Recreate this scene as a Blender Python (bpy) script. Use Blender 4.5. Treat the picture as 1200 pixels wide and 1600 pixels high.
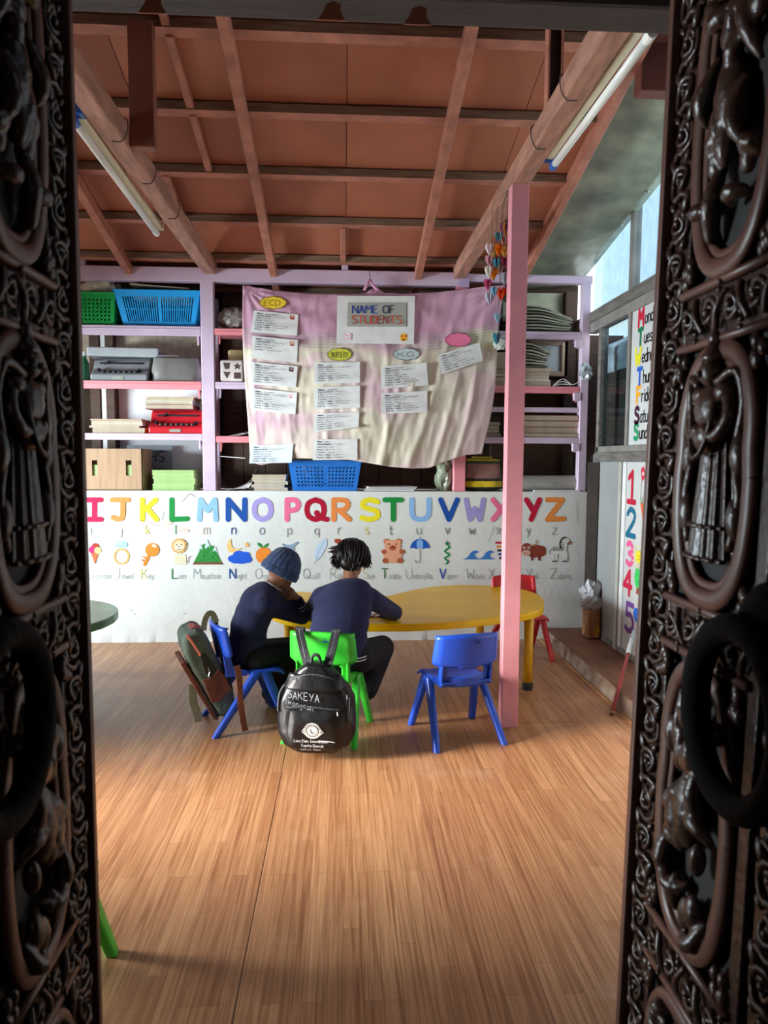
import bpy, bmesh, math, random
from math import sin, cos, pi, radians, sqrt, atan2
from mathutils import Vector, Matrix, noise

for o in list(bpy.data.objects): bpy.data.objects.remove(o)
SC = bpy.context.scene
COL = SC.collection
random.seed(7)

# ------------------------------------------------------------------ camera
F_PX, CX, CY, EYE = 1150.0, 600.0, 819.0, 1.45
cam_d = bpy.data.cameras.new('camera'); cam = bpy.data.objects.new('camera', cam_d); COL.objects.link(cam)
cam_d.sensor_fit = 'VERTICAL'; cam_d.sensor_height = 32.0; cam_d.sensor_width = 24.0
cam_d.lens = 32.0 * F_PX / 1600.0
cam_d.shift_y = (CY - 800.0) / 1600.0
cam_d.clip_start = 0.02
CAM_R = Matrix.Rotation(radians(-3.2), 3, 'Z') @ Matrix.Rotation(pi/2 - radians(5.0), 3, 'X') @ Matrix.Rotation(radians(.3), 3, 'Z')
cam.matrix_world = Matrix.Translation((0, 0, EYE)) @ CAM_R.to_4x4()
cam_d.dof.use_dof = True; cam_d.dof.focus_distance = 4.6; cam_d.dof.aperture_fstop = 5.0
SC.camera = cam

# ------------------------------------------------------------------ world (bright hazy daylight)
w = bpy.data.worlds.new('daylight'); SC.world = w; w.use_nodes = True
nt = w.node_tree; nt.nodes.clear()
wo = nt.nodes.new('ShaderNodeOutputWorld'); bg = nt.nodes.new('ShaderNodeBackground')
tc = nt.nodes.new('ShaderNodeTexCoord'); sx = nt.nodes.new('ShaderNodeSeparateXYZ'); cr = nt.nodes.new('ShaderNodeValToRGB')
nt.links.new(tc.outputs['Generated'], sx.inputs[0]); nt.links.new(sx.outputs['Z'], cr.inputs[0])
cr.color_ramp.elements[0].position = 0.0; cr.color_ramp.elements[0].color = (.86, .92, .97, 1)
cr.color_ramp.elements[1].position = 0.8; cr.color_ramp.elements[1].color = (.50, .68, .92, 1)
nt.links.new(cr.outputs[0], bg.inputs[0]); bg.inputs[1].default_value = 2.0
nt.links.new(bg.outputs[0], wo.inputs[0])

# ------------------------------------------------------------------ lamps: daylight by the left openings and right windows, plus an added hall fill
def area(name, loc, direction, sx_, sy_, power, col, spread=180):
    l = bpy.data.lights.new(name, 'AREA'); l.shape = 'RECTANGLE'; l.size = sx_; l.size_y = sy_
    l.energy = power; l.color = col; l.spread = radians(spread)
    o = bpy.data.objects.new(name, l); COL.objects.link(o); o.location = loc
    o.rotation_euler = Vector(direction).to_track_quat('-Z', 'Y').to_euler()
    return o
area('daylight_garden_door', (-3.3, 2.5, 1.25), (1, .19, -.27), .6, 1.5, 30, (1.0, .94, .86), 37)
area('daylight_left_window', (-6.6, 3.2, 1.25), (1, .26, -.0), 3.0, 1.7, 610, (.80, .93, 1.0), 120)
area('daylight_right_window', (2.9, 4.3, 2.7), (-1, .1, -.12), 2.2, 1.0, 34, (.92, .96, 1.0), 150)
area('hall_fill_light', (0.2, -2.6, 2.1), (0, 1, -.1), 1.6, 1.2, 3, (1.0, .93, .86), 180)  # added fill for the door leaves; the closed hall has no opening

SC.view_settings.view_transform = 'Standard'; SC.view_settings.look = 'None'
SC.view_settings.exposure = 0.2; SC.view_settings.gamma = 1.0; SC.view_settings.use_curve_mapping = False

# ------------------------------------------------------------------ helpers
def ray(px, py):
    return CAM_R @ Vector(((px - CX) / F_PX, -(py - CY) / F_PX, -1.0))
def at(px, py, X=None, Y=None, Z=None):
    """point of the plane X, Y or Z = const that the photograph shows at a pixel"""
    d = ray(px, py)
    t = X / d.x if X is not None else Y / d.y if Y is not None else (Z - EYE) / d.z
    return Vector((t * d.x, t * d.y, EYE + t * d.z))
def lin(c):
    if isinstance(c, str): c = [int(c[i:i+2], 16) / 255 for i in (0, 2, 4)]
    return tuple((x / 12.92 if x <= .04045 else ((x + .055) / 1.055) ** 2.4) for x in c) + (1.0,)

MATS = {}
def mat(name, col=None, rough=.6, metal=0., var=.10, scale=8., bump=.0, bscale=40., spec=.5, stretch=None, col2=None, trans=0., coat=0., sheen=0., attr=False):
    """procedural material: base colour broken up by noise, optional bump"""
    if name in MATS: return MATS[name]
    m = bpy.data.materials.new(name); m.use_nodes = True; MATS[name] = m
    n = m.node_tree; b = n.nodes['Principled BSDF']
    b.inputs['Roughness'].default_value = rough; b.inputs['Metallic'].default_value = metal
    b.inputs['Specular IOR Level'].default_value = spec
    b.inputs['Coat Weight'].default_value = coat; b.inputs['Sheen Weight'].default_value = sheen
    b.inputs['Transmission Weight'].default_value = trans
    t = n.nodes.new('ShaderNodeTexCoord'); mp = n.nodes.new('ShaderNodeMapping')
    n.links.new(t.outputs['Object'], mp.inputs[0])
    if stretch: mp.inputs['Scale'].default_value = stretch
    nz = n.nodes.new('ShaderNodeTexNoise'); nz.inputs['Scale'].default_value = scale; nz.inputs['Detail'].default_value = 5
    n.links.new(mp.outputs[0], nz.inputs['Vector'])
    r = n.nodes.new('ShaderNodeValToRGB'); r.color_ramp.elements[0].position = .3; r.color_ramp.elements[1].position = .7
    n.links.new(nz.outputs['Fac'], r.inputs[0])
    if attr:
        a = n.nodes.new('ShaderNodeAttribute'); a.attribute_name = 'Col'
        mx = n.nodes.new('ShaderNodeMix'); mx.data_type = 'RGBA'; mx.blend_type = 'MULTIPLY'; mx.inputs[0].default_value = 1
        r.color_ramp.elements[0].color = (1 - var,) * 3 + (1,); r.color_ramp.elements[1].color = (1, 1, 1, 1)
        n.links.new(a.outputs['Color'], mx.inputs[6]); n.links.new(r.outputs[0], mx.inputs[7])
        n.links.new(mx.outputs[2], b.inputs['Base Color'])
    else:
        c = lin(col); c2 = lin(col2) if col2 else tuple(x * (1 - 2 * var) for x in c[:3]) + (1,)
        r.color_ramp.elements[0].color = c2; r.color_ramp.elements[1].color = c if col2 else tuple(min(1, x * (1 + var)) for x in c[:3]) + (1,)
        n.links.new(r.outputs[0], b.inputs['Base Color'])
    if bump:
        nb = n.nodes.new('ShaderNodeTexNoise'); nb.inputs['Scale'].default_value = bscale; nb.inputs['Detail'].default_value = 4
        n.links.new(mp.outputs[0], nb.inputs['Vector'])
        bp = n.nodes.new('ShaderNodeBump'); bp.inputs['Strength'].default_value = bump; bp.inputs['Distance'].default_value = .01
        n.links.new(nb.outputs['Fac'], bp.inputs['Height']); n.links.new(bp.outputs[0], b.inputs['Normal'])
    return m

def glass_mat(name, tint, refl=.12, rough=.02):
    m = bpy.data.materials.new(name); m.use_nodes = True; n = m.node_tree; n.nodes.clear()
    o = n.nodes.new('ShaderNodeOutputMaterial'); mx = n.nodes.new('ShaderNodeMixShader')
    t = n.nodes.new('ShaderNodeBsdfTransparent'); g = n.nodes.new('ShaderNodeBsdfGlossy')
    nz = n.nodes.new('ShaderNodeTexNoise'); nz.inputs['Scale'].default_value = 9; nz.inputs['Detail'].default_value = 6
    r = n.nodes.new('ShaderNodeValToRGB'); c = lin(tint)
    r.color_ramp.elements[0].color = tuple(x * .82 for x in c[:3]) + (1,); r.color_ramp.elements[1].color = c
    n.links.new(nz.outputs['Fac'], r.inputs[0]); n.links.new(r.outputs[0], t.inputs[0])
    g.inputs['Roughness'].default_value = rough; mx.inputs[0].default_value = refl
    n.links.new(t.outputs[0], mx.inputs[1]); n.links.new(g.outputs[0], mx.inputs[2]); n.links.new(mx.outputs[0], o.inputs[0])
    MATS[name] = m; return m

ROOT = {}          # world matrix of every parent
def parent_to(o, p):
    if p is not None:
        o.parent = p; ROOT[o.name] = ROOT.get(p.name, Matrix())
    else: ROOT[o.name] = Matrix()
def thing(name, label, cat, loc=(0, 0, 0), rz=0, group=None):
    o = bpy.data.objects.new(name, None); COL.objects.link(o); o.empty_display_size = .05
    o.location = loc; o.rotation_euler = (0, 0, rz)
    ROOT[o.name] = Matrix.Translation(loc) @ Matrix.Rotation(rz, 4, 'Z')
    return tag(o, label, cat, group)
def tag(o, label=None, cat=None, group=None, kind=None):
    if label: o['label'] = label
    if cat: o['category'] = cat
    if group: o['group'] = group
    if kind: o['kind'] = kind
    return o
def copy_tree(o, loc, rz, label, group=None, mats=None):
    def rec(s, p):
        c = s.copy(); COL.objects.link(c)
        if p is not None: c.parent = p
        if mats and c.type == 'MESH' and any(m in mats for m in s.data.materials):
            c.data = s.data.copy()
            for i, m in enumerate(c.data.materials):
                if m in mats: c.data.materials[i] = mats[m]
        for k in list(s.children): rec(k, c)
        return c
    r = rec(o, None); r.location = loc; r.rotation_euler = (0, 0, rz)
    ROOT[r.name] = Matrix.Translation(loc) @ Matrix.Rotation(rz, 4, 'Z')
    r['label'] = label
    if group: r['group'] = group
    return r

class MB:
    def __init__(s): s.v = []; s.f = []; s.mi = []; s.c = []; s.cur = 0; s.col = None; s.T = None
    def add(s, vs, fs):
        b = len(s.v)
        if s.T is not None: vs = [s.T @ Vector(v) for v in vs]
        s.v += [tuple(v) for v in vs]
        for f in fs: s.f.append([i + b for i in f]); s.mi.append(s.cur); s.c.append(s.col)
        return s
    def box(s, x0, x1, y0, y1, z0, z1):
        v = [(x, y, z) for x in (x0, x1) for y in (y0, y1) for z in (z0, z1)]
        return s.add(v, [(0, 1, 3, 2), (4, 6, 7, 5), (0, 4, 5, 1), (2, 3, 7, 6), (0, 2, 6, 4), (1, 5, 7, 3)])
    def bar(s, p, q, w, h, up=(0, 0, 1)):
        p, q = Vector(p), Vector(q); d = (q - p).normalized(); sd = d.cross(Vector(up))
        sd = sd.normalized() if sd.length > 1e-6 else Vector((1, 0, 0)); u = sd.cross(d)
        v = [c + sd * a * w / 2 + u * b * h / 2 for c in (p, q) for a, b in ((-1, -1), (1, -1), (1, 1), (-1, 1))]
        return s.add(v, [(0, 1, 2, 3), (4, 7, 6, 5)] + [(i, 4 + i, 4 + (i + 1) % 4, (i + 1) % 4) for i in range(4)])
    def loft(s, rings, cap=True, close=True):
        n = len(rings[0]); vs = [p for r in rings for p in r]; fs = []
        for k in range(len(rings) - 1):
            for i in range(n if close else n - 1):
                j = (i + 1) % n; fs.append((k * n + i, k * n + j, (k + 1) * n + j, (k + 1) * n + i))
        if cap: fs.append(tuple(range(n - 1, -1, -1))); fs.append(tuple(range((len(rings) - 1) * n, len(rings) * n)))
        return s.add(vs, fs)
    def tube(s, pts, r, n=8, cap=True, flat=1.0, up=None):
        pts = [Vector(p) for p in pts]; rs = r if isinstance(r, (list, tuple)) else [r] * len(pts); rings = []
        a = None
        for i, p in enumerate(pts):
            d = (pts[min(i + 1, len(pts) - 1)] - pts[max(i - 1, 0)]).normalized()
            if a is None:
                a = d.cross(Vector(up) if up else (Vector((0, 0, 1)) if abs(d.z) < .9 else Vector((1, 0, 0)))).normalized()
            else: a = (a - d * a.dot(d)).normalized()
            b = d.cross(a)
            rings.append([p + (a * cos(2 * pi * k / n) + b * sin(2 * pi * k / n) * flat) * rs[i] for k in range(n)])
        return s.loft(rings, cap)
    def lathe(s, prof, c=(0, 0, 0), n=16, axis=(0, 0, 1)):
        ax = Vector(axis).normalized(); a = ax.orthogonal().normalized(); b = ax.cross(a); c = Vector(c)
        return s.loft([[c + ax * z + (a * cos(2 * pi * k / n) + b * sin(2 * pi * k / n)) * r for k in range(n)] for r, z in prof])
    def ell(s, c, r, rot=None, n=12, m=8):
        c = Vector(c); r = r if isinstance(r, (list, tuple, Vector)) else (r, r, r); R = rot or Matrix.Identity(3)
        rings = []
        for j in range(1, m):
            t = pi * j / m
            rings.append([c + R @ Vector((r[0] * sin(t) * cos(2 * pi * k / n), r[1] * sin(t) * sin(2 * pi * k / n), -r[2] * cos(t))) for k in range(n)])
        vs = [p for q in rings for p in q] + [c + R @ Vector((0, 0, -r[2])), c + R @ Vector((0, 0, r[2]))]
        fs = []; L = len(rings)
        for k in range(L - 1):
            for i in range(n): fs.append((k * n + i, k * n + (i + 1) % n, (k + 1) * n + (i + 1) % n, (k + 1) * n + i))
        for i in range(n): fs.append((L * n, (i + 1) % n, i)); fs.append((L * n + 1, (L - 1) * n + i, (L - 1) * n + (i + 1) % n))
        return s.add(vs, fs)
    def cap(s, p, r0, q, r1, n=12):
        """tapered capsule"""
        p, q = Vector(p), Vector(q); d = q - p; k = max(2, int(d.length / .03))
        pts = [p + d * i / k for i in range(k + 1)]; rs = [r0 + (r1 - r0) * i / k for i in range(k + 1)]
        s.tube(pts, rs, n); s.ell(p, r0 * .995, n=n); s.ell(q, r1 * .995, n=n); return s
    def chain(s, pts, rs, n=10):
        for i in range(len(pts) - 1): s.cap(pts[i], rs[i], pts[i + 1], rs[i + 1], n)
        return s
    def prism(s, poly, t):
        """poly: 3-D polygon; t: thickness vector"""
        t = Vector(t); n = len(poly); vs = [Vector(p) for p in poly] + [Vector(p) + t for p in poly]
        return s.add(vs, [tuple(range(n)), tuple(range(2 * n - 1, n - 1, -1))] + [(i, (i + 1) % n, n + (i + 1) % n, n + i) for i in range(n)])
    def grid(s, fn, nu, nv, closed=False):
        vs = [fn(i / nu, j / nv) for j in range(nv + 1) for i in range(nu + 1)]
        return s.add(vs, [(j * (nu + 1) + i, j * (nu + 1) + i + 1, (j + 1) * (nu + 1) + i + 1, (j + 1) * (nu + 1) + i) for j in range(nv) for i in range(nu)])
    def build(s, name, m, parent=None, smooth=False, bev=0, seg=2, solid=0, remesh=0, smoothit=0, sub=0, recalc=True):
        me = bpy.data.meshes.new(name)
        inv = ROOT[parent.name].inverted() if parent is not None else None
        vs = [tuple(inv @ Vector(v)) for v in s.v] if inv is not None else s.v
        me.from_pydata(vs, [], s.f)
        ms = m if isinstance(m, (list, tuple)) else [m]
        for x in ms: me.materials.append(x)
        if len(ms) > 1: me.polygons.foreach_set('material_index', s.mi)
        if any(c is not None for c in s.c):
            ca = me.color_attributes.new('Col', 'FLOAT_COLOR', 'CORNER'); buf = []
            for p, c in zip(me.polygons, s.c):
                c = c or (1, 1, 1, 1)
                for _ in range(p.loop_total): buf += c
            ca.data.foreach_set('color', buf)
        if recalc:
            bm = bmesh.new(); bm.from_mesh(me); bmesh.ops.recalc_face_normals(bm, faces=bm.faces); bm.to_mesh(me); bm.free()
        if smooth: me.polygons.foreach_set('use_smooth', [True] * len(me.polygons))
        me.update()
        o = bpy.data.objects.new(name, me); COL.objects.link(o); parent_to(o, parent)
        if solid: d = o.modifiers.new('solid', 'SOLIDIFY'); d.thickness = solid; d.offset = 0
        if remesh:
            d = o.modifiers.new('union', 'REMESH'); d.mode = 'VOXEL'; d.voxel_size = remesh; d.use_smooth_shade = True
        if smoothit: d = o.modifiers.new('relax', 'SMOOTH'); d.factor = .5; d.iterations = smoothit
        if sub: d = o.modifiers.new('sub', 'SUBSURF'); d.levels = sub; d.render_levels = sub
        if bev:
            d = o.modifiers.new('bevel', 'BEVEL'); d.width = bev; d.segments = seg; d.limit_method = 'ANGLE'; d.angle_limit = radians(40)
        return o

def smooth_line(p, k=5):
    if len(p) < 3: return p
    out = []
    for i in range(len(p) - 1):
        a = p[max(i - 1, 0)]; b = p[i]; c = p[i + 1]; d = p[min(i + 2, len(p) - 1)]
        for j in range(k):
            t = j / k
            out.append(tuple(.5 * (2 * b[q] + (c[q] - a[q]) * t + (2 * a[q] - 5 * b[q] + 4 * c[q] - d[q]) * t * t + (3 * b[q] - a[q] - 3 * c[q] + d[q]) * t ** 3) for q in range(len(b))))
    out.append(tuple(p[-1])); return out

# ---- hand lettering: every glyph is a set of strokes in a 10-high box ('~' = curved)
GL = {'A': "0,0 3,10 6,0|1.2,3.6 4.8,3.6", 'B': "0,0 0,10|~0,10 4.5,9.6 5,7.5 3.6,5.6 0,5.3|~0,5.3 5,4.8 5.8,2.5 4.2,.3 0,0",
'C': "~6,8.5 3.5,10 .8,8 0,5 .8,2 3.5,0 6,1.5", 'D': "0,0 0,10|~0,10 4,9.3 6,5 4,.7 0,0", 'E': "5.5,10 0,10 0,0 5.5,0|0,5.2 4.5,5.2",
'F': "5.5,10 0,10 0,0|0,5.2 4.5,5.2", 'G': "~6,8.5 3.5,10 .8,8 0,5 .8,2 3.5,0 6,2|6,2 6,4.5 3.6,4.5", 'H': "0,0 0,10|6,0 6,10|0,5 6,5",
'I': "3,0 3,10|.5,10 5.5,10|.5,0 5.5,0", 'J': "0,10 6.8,10|~4.5,10 4.5,3 3.8,.6 2,.2 .4,1", 'K': "0,0 0,10|6,10 .3,4.2|2,5.8 6.3,0", 'L': "0,10 0,0 6,.3",
'M': "0,0 .6,10 4,4.5 7.4,10 8,0", 'N': "0,0 0,10 6.5,0 6.5,10", 'O': "~3.5,10 .8,8.4 0,5 .8,1.6 3.5,0 6.2,1.6 7,5 6.2,8.4 3.5,10",
'P': "0,0 0,10|~0,10 3.6,9.8 4.8,7.4 3.6,5 0,4.4", 'Q': "~3.5,10 .8,8.4 0,5 .8,1.6 3.5,0 6.2,1.6 7,5 6.2,8.4 3.5,10|~4,3.4 5.2,1 8.2,0",
'R': "0,0 0,10|~0,10 4.5,9.7 5.8,7.5 4.2,5 0,4.6|2.2,4.6 6.3,0", 'S': "~6,8.9 3.5,10 .9,9 .7,6.6 3.2,5.3 5.8,4 5.8,1.2 3,0 .2,.8", 'T': "0,10 7,10|3.5,10 3.5,0",
'U': "~0,10 0,4 .8,1 3.4,0 6,1 6.8,4 6.8,10", 'V': "0,10 3.4,0 6.8,10", 'W': "0,10 1.8,0 4.2,5.5 6.6,0 8.4,10", 'X': "0,10 6.5,0|6.5,10 0,0",
'Y': "0,10 3.3,4.6|6.6,10 2.4,0", 'Z': "0,10 6.5,10 0,0 7,.3",
'a': "~4,6 1.5,6 0,3.4 .8,.4 2.8,.4 4,3|4,6 4,0", 'b': "0,10 0,0|~0,4 2,6 4,4.6 4,1.6 2,0 0,1.4", 'c': "~4,5.2 2,6 .3,4.4 .3,1.6 2,0 4,.8", 'd': "~4,4 2,6 0,4.4 0,1.4 2,0 4,1.8|4,10 4,0",
'e': "0,3.2 4,3.2|~4,3.2 3.4,5.6 1.6,6 0,3.8 .4,1 2.2,0 4,.9", 'f': "~3.6,9.6 2,9.6 1.4,8 1.4,0|0,6 3,6", 'g': "~4,4.6 2,6 0,4 .6,1 2.4,.6 4,2.4|~4,6 4,-1.6 2.4,-3 .4,-2.4", 'h': "0,10 0,0|~0,4 1.8,6 3.8,5 4,0",
'i': "1,6 1,0|1,8.6 1,8", 'j': "~2,6 2,-1.4 .6,-2.8|2,8.6 2,8", 'k': "0,10 0,0|3.6,6 .2,2.8|1.2,3.8 3.8,0", 'l': "1,10 1,0", 'm': "0,6 0,0|~0,4.4 1.6,6 2.8,4.8 2.8,0|~2.8,4.4 4.4,6 5.6,4.8 5.6,0",
'n': "0,6 0,0|~0,4.2 1.8,6 3.6,5 3.8,0", 'o': "~2.1,6 .4,4.8 0,3 .4,1 2.1,0 3.8,1 4.2,3 3.8,4.8 2.1,6", 'p': "0,6 0,-3|~0,4 2,6 4,4.6 4,1.6 2,0 0,1.4", 'q': "~4,4 2,6 0,4.4 0,1.6 2,0 4,1.8|4,6 4,-3",
'r': "0,6 0,0|~0,3.8 1.4,5.8 3,5.8", 's': "~3.6,5.4 2,6 .5,5 1.8,3.2 3.6,1.8 2.4,.1 .3,.6", 't': "~1.6,9 1.6,1 2.6,0 3.4,.6|0,6 3.2,6", 'u': "~0,6 0,1.6 1.6,0 3.6,1.6|3.8,6 3.8,0", 'v': "0,6 2,0 4,6",
'w': "0,6 1.4,0 2.8,4.4 4.2,0 5.6,6", 'x': "0,6 3.8,0|3.8,6 0,0", 'y': "0,6 2,1|4,6 1,-3", 'z': "0,6 3.8,6 0,0 4,0", ':': "1,4.6 1,4|1,1 1,.4", '-': "0,3.4 3,3.4", '.': "1,.4 1,0", "'": "1,10 1,8", ',': "1,.6 .5,-1.4",
'1': "1.2,8 3.2,10 3.2,0|.8,0 5.2,0", '2': "~.4,8 2.4,10 5,8.6 4.6,5.6 0,0|0,0 5.6,0", '3': "~.6,9 2.8,10 4.8,8 4,5.8 2.2,5.2|~2.2,5.2 4.8,4.4 5.2,2 3,0 .4,1", '4': "4,0 4,10 0,3.4 5.6,3.4", '5': "5,10 1,10 .8,5.8|~.8,5.8 3.4,6.2 5.2,4 4.6,1.2 2.4,0 .4,.8"}
def glyph(ch):
    out = []
    for st in GL[ch].split('|'):
        cv = st[0] == '~'; p = [tuple(float(q) for q in a.split(',')) for a in st.lstrip('~').split()]
        out.append(smooth_line(p) if cv else p)
    return out, max(p[0] for st in out for p in st)

PAINT = mat('paint_flat', rough=.7, var=.08, scale=30, attr=True, spec=.25)
class Paint(MB):
    """flat shapes lying on a plane (paint, ink, print); shapes are given on the plane through fn(u, v) -> point"""
    def __init__(s, fn, nrm, off=.0010): super().__init__(); s.fn = fn; s.n = Vector(nrm); s.off = off; s.layer = 0
    def P(s, p): return s.fn(*p) + s.n * (s.off + s.layer * .0002)
    def poly(s, pts, c):
        s.col = lin(c); s.add([s.P(p) for p in pts], [tuple(range(len(pts)))]); s.layer += 1; return s
    def disc(s, c, rx, ry, col, n=20, a=0):
        return s.poly([(c[0] + rx * cos(2 * pi * i / n) * cos(a) - ry * sin(2 * pi * i / n) * sin(a), c[1] + rx * cos(2 * pi * i / n) * sin(a) + ry * sin(2 * pi * i / n) * cos(a)) for i in range(n)], col)
    def line(s, pts, w, c, rnd=True):
        """stroke: one mitred ribbon per run between sharp corners, round ends; runs never lie in the same plane"""
        s.col = lin(c); P_ = [pts[0]]
        for p in pts[1:]:
            if (p[0] - P_[-1][0]) ** 2 + (p[1] - P_[-1][1]) ** 2 > 1e-12: P_.append(p)
        if len(P_) < 2: return s
        ang = lambda a, b: atan2(b[1] - a[1], b[0] - a[0])
        runs, cur = [], [P_[0]]
        for i in range(1, len(P_)):
            cur.append(P_[i])
            if i < len(P_) - 1:
                d = (ang(P_[i], P_[i + 1]) - ang(P_[i - 1], P_[i]) + pi) % (2 * pi) - pi
                if abs(d) > .9: runs.append(cur); cur = [P_[i]]
        runs.append(cur)
        for r in runs:
            n = len(r); L, R = [], []; cl = n > 4 and abs(r[0][0] - r[-1][0]) + abs(r[0][1] - r[-1][1]) < 1e-9
            for i in range(n):
                a0 = ang(r[max(i - 1, 0)], r[max(i - 1, 0) + 1]); a1 = ang(r[min(i, n - 2)], r[min(i, n - 2) + 1])
                if cl and i in (0, n - 1): a0, a1 = ang(r[-2], r[-1]), ang(r[0], r[1])
                d = (a1 - a0 + pi) % (2 * pi) - pi; m = a0 + d / 2 + pi / 2; k = w / 2 / max(.6, cos(d / 2))
                L.append((r[i][0] + cos(m) * k, r[i][1] + sin(m) * k)); R.append((r[i][0] - cos(m) * k, r[i][1] - sin(m) * k))
            vs = [s.P(p) for p in L] + [s.P(p) for p in R]; fs = [(i, i + 1, n + i + 1, n + i) for i in range(n - 1)]
            s.add(vs, fs)
            if rnd and not cl:
                for e, a0 in ((0, ang(r[0], r[1]) + pi / 2), (n - 1, ang(r[-2], r[-1]) - pi / 2)):
                    arc = [(r[e][0] + w / 2 * cos(a0 + pi * k / 7), r[e][1] + w / 2 * sin(a0 + pi * k / 7)) for k in range(8)]
                    s.add([s.P(p) for p in arc], [tuple(range(8))])
            s.layer += 1
        return s
    def text(s, txt, u, v, h, w, c, sgn=-1, adv=None, sq=1.0, rnd=True, slope=0., jit=0.):
        """u, v: left end of the base line; h: capital height; sgn -1 when v runs downwards"""
        x = u
        for ch in txt:
            if ch == ' ': x += h * .42 * sq; continue
            st, gw = glyph(ch); k = h / 10; dv = random.uniform(-jit, jit) * h; lay = s.layer
            for p in st:
                s.line([(x + a * k * sq, v + slope * (x - u) + dv + sgn * b * k) for a, b in p], w, c, rnd)
            x += (gw + (adv if adv is not None else 2.2)) * k * sq; s.layer = lay
        s.layer += 4
        return x

# ================================================================== materials of the setting
def wood_floor_mat():
    m = bpy.data.materials.new('printed_vinyl'); m.use_nodes = True; n = m.node_tree; b = n.nodes['Principled BSDF']; L = n.links.new
    t = n.nodes.new('ShaderNodeTexCoord'); mp = n.nodes.new('ShaderNodeMapping'); mp.inputs['Rotation'].default_value = (0, 0, pi / 2)
    L(t.outputs['Object'], mp.inputs[0])
    br = n.nodes.new('ShaderNodeTexBrick'); L(mp.outputs[0], br.inputs['Vector'])
    br.inputs['Scale'].default_value = 1; br.inputs['Brick Width'].default_value = .62; br.inputs['Row Height'].default_value = .055
    br.inputs['Mortar Size'].default_value = .0012; br.offset = .37; br.offset_frequency = 3; br.squash_frequency = 5; br.squash = .8
    br.inputs['Color1'].default_value = lin('cb996e'); br.inputs['Color2'].default_value = lin('b6825a'); br.inputs['Mortar'].default_value = lin('a87850')
    br.inputs['Bias'].default_value = 0
    def grain(sc, d, e0, e1, dark):
        mq = n.nodes.new('ShaderNodeMapping'); mq.inputs['Scale'].default_value = sc; L(t.outputs['Object'], mq.inputs[0])
        ad = n.nodes.new('ShaderNodeVectorMath'); ad.operation = 'ADD'; L(mq.outputs[0], ad.inputs[0]); L(br.outputs['Color'], ad.inputs[1])
        z = n.nodes.new('ShaderNodeTexNoise'); z.inputs['Scale'].default_value = 1; z.inputs['Detail'].default_value = d; z.inputs['Distortion'].default_value = 1.1; L(ad.outputs[0], z.inputs['Vector'])
        r = n.nodes.new('ShaderNodeValToRGB'); r.color_ramp.elements[0].position = e0; r.color_ramp.elements[1].position = e1
        r.color_ramp.elements[0].color = dark; r.color_ramp.elements[1].color = (1, 1, 1, 1); L(z.outputs['Fac'], r.inputs[0]); return r.outputs[0]
    c = br.outputs['Color']
    for g in (grain((62, 1.5, 1), 6, .34, .54, (.66, .55, .47, 1)), grain((150, 3, 1), 3, .35, .6, (.78, .70, .62, 1))):
        x = n.nodes.new('ShaderNodeMix'); x.data_type = 'RGBA'; x.blend_type = 'MULTIPLY'; x.inputs[0].default_value = 1
        L(c, x.inputs[6]); L(g, x.inputs[7]); c = x.outputs[2]
    # pale scuffs and dust
    z = n.nodes.new('ShaderNodeTexNoise'); z.inputs['Scale'].default_value = 1.7; z.inputs['Detail'].default_value = 8; z.inputs['Roughness'].default_value = .65; L(t.outputs['Object'], z.inputs['Vector'])
    r = n.nodes.new('ShaderNodeValToRGB'); r.color_ramp.elements[0].position = .56; r.color_ramp.elements[1].position = .78; r.color_ramp.elements[1].color = (.32, .32, .32, 1); L(z.outputs['Fac'], r.inputs[0])
    x = n.nodes.new('ShaderNodeMix'); x.data_type = 'RGBA'; L(r.outputs[0], x.inputs[0]); L(c, x.inputs[6]); x.inputs[7].default_value = lin('dcc4ae'); c = x.outputs[2]
    L(c, b.inputs['Base Color']); b.inputs['Roughness'].default_value = .38; b.inputs['Specular IOR Level'].default_value = .45
    return m
M_FLOOR = wood_floor_mat()
M_WHITE = mat('white_plaster', 'dcdcd6', .75, var=.035, scale=3, bump=.25, bscale=18)
M_ROOF = mat('red_brown_board', 'ac664a', .6, var=.10, scale=2.2, bump=.1, bscale=6)
M_ROOF2 = mat('red_brown_board_b', 'a45e44', .6, var=.12, scale=1.6, bump=.1, bscale=6)
M_ROOF3 = mat('red_brown_board_c', 'b46e50', .6, var=.10, scale=2.0, bump=.1, bscale=6)
M_PURL = mat('red_painted_batten', 'b87862', .6, var=.16, scale=9, bump=.2)
M_GREYW = mat('grey_raw_wood', '866c58', .8, var=.2, scale=6, bump=.2, stretch=(1, 8, 8))
M_BEAM = mat('pale_worn_beam', 'b0806c', .6, var=.2, scale=5, bump=.2, stretch=(6, 1, 6))
M_DARKW = mat('dark_brown_board', '4e382a', .7, var=.16, scale=5, bump=.2, stretch=(1, 1, 8))
M_DARKER = mat('dark_lintel', '3c322e', .7, var=.2, scale=5, bump=.3, stretch=(1, 6, 6))
M_PINK = mat('pink_paint', 'e096a0', .5, var=.05, scale=6, bump=.12, bscale=25)
M_PINK2 = mat('salmon_paint', 'e88c92', .5, var=.05, scale=6)
M_LAV = mat('lavender_paint', 'd0b8cc', .5, var=.05, scale=5, bump=.1)
M_GREY = mat('grey_frame', '8a8680', .6, var=.14, scale=7, bump=.2, bscale=20)
M_GREYD = mat('weathered_rail', '75706a', .7, var=.2, scale=6, bump=.3, stretch=(6, 1, 6))
M_PANEL = mat('grey_panel', '9a9c9a', .55, var=.05, scale=3)
M_BOARD = mat('white_laminate', 'd2d4d2', .4, var=.02, scale=3)
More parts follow.
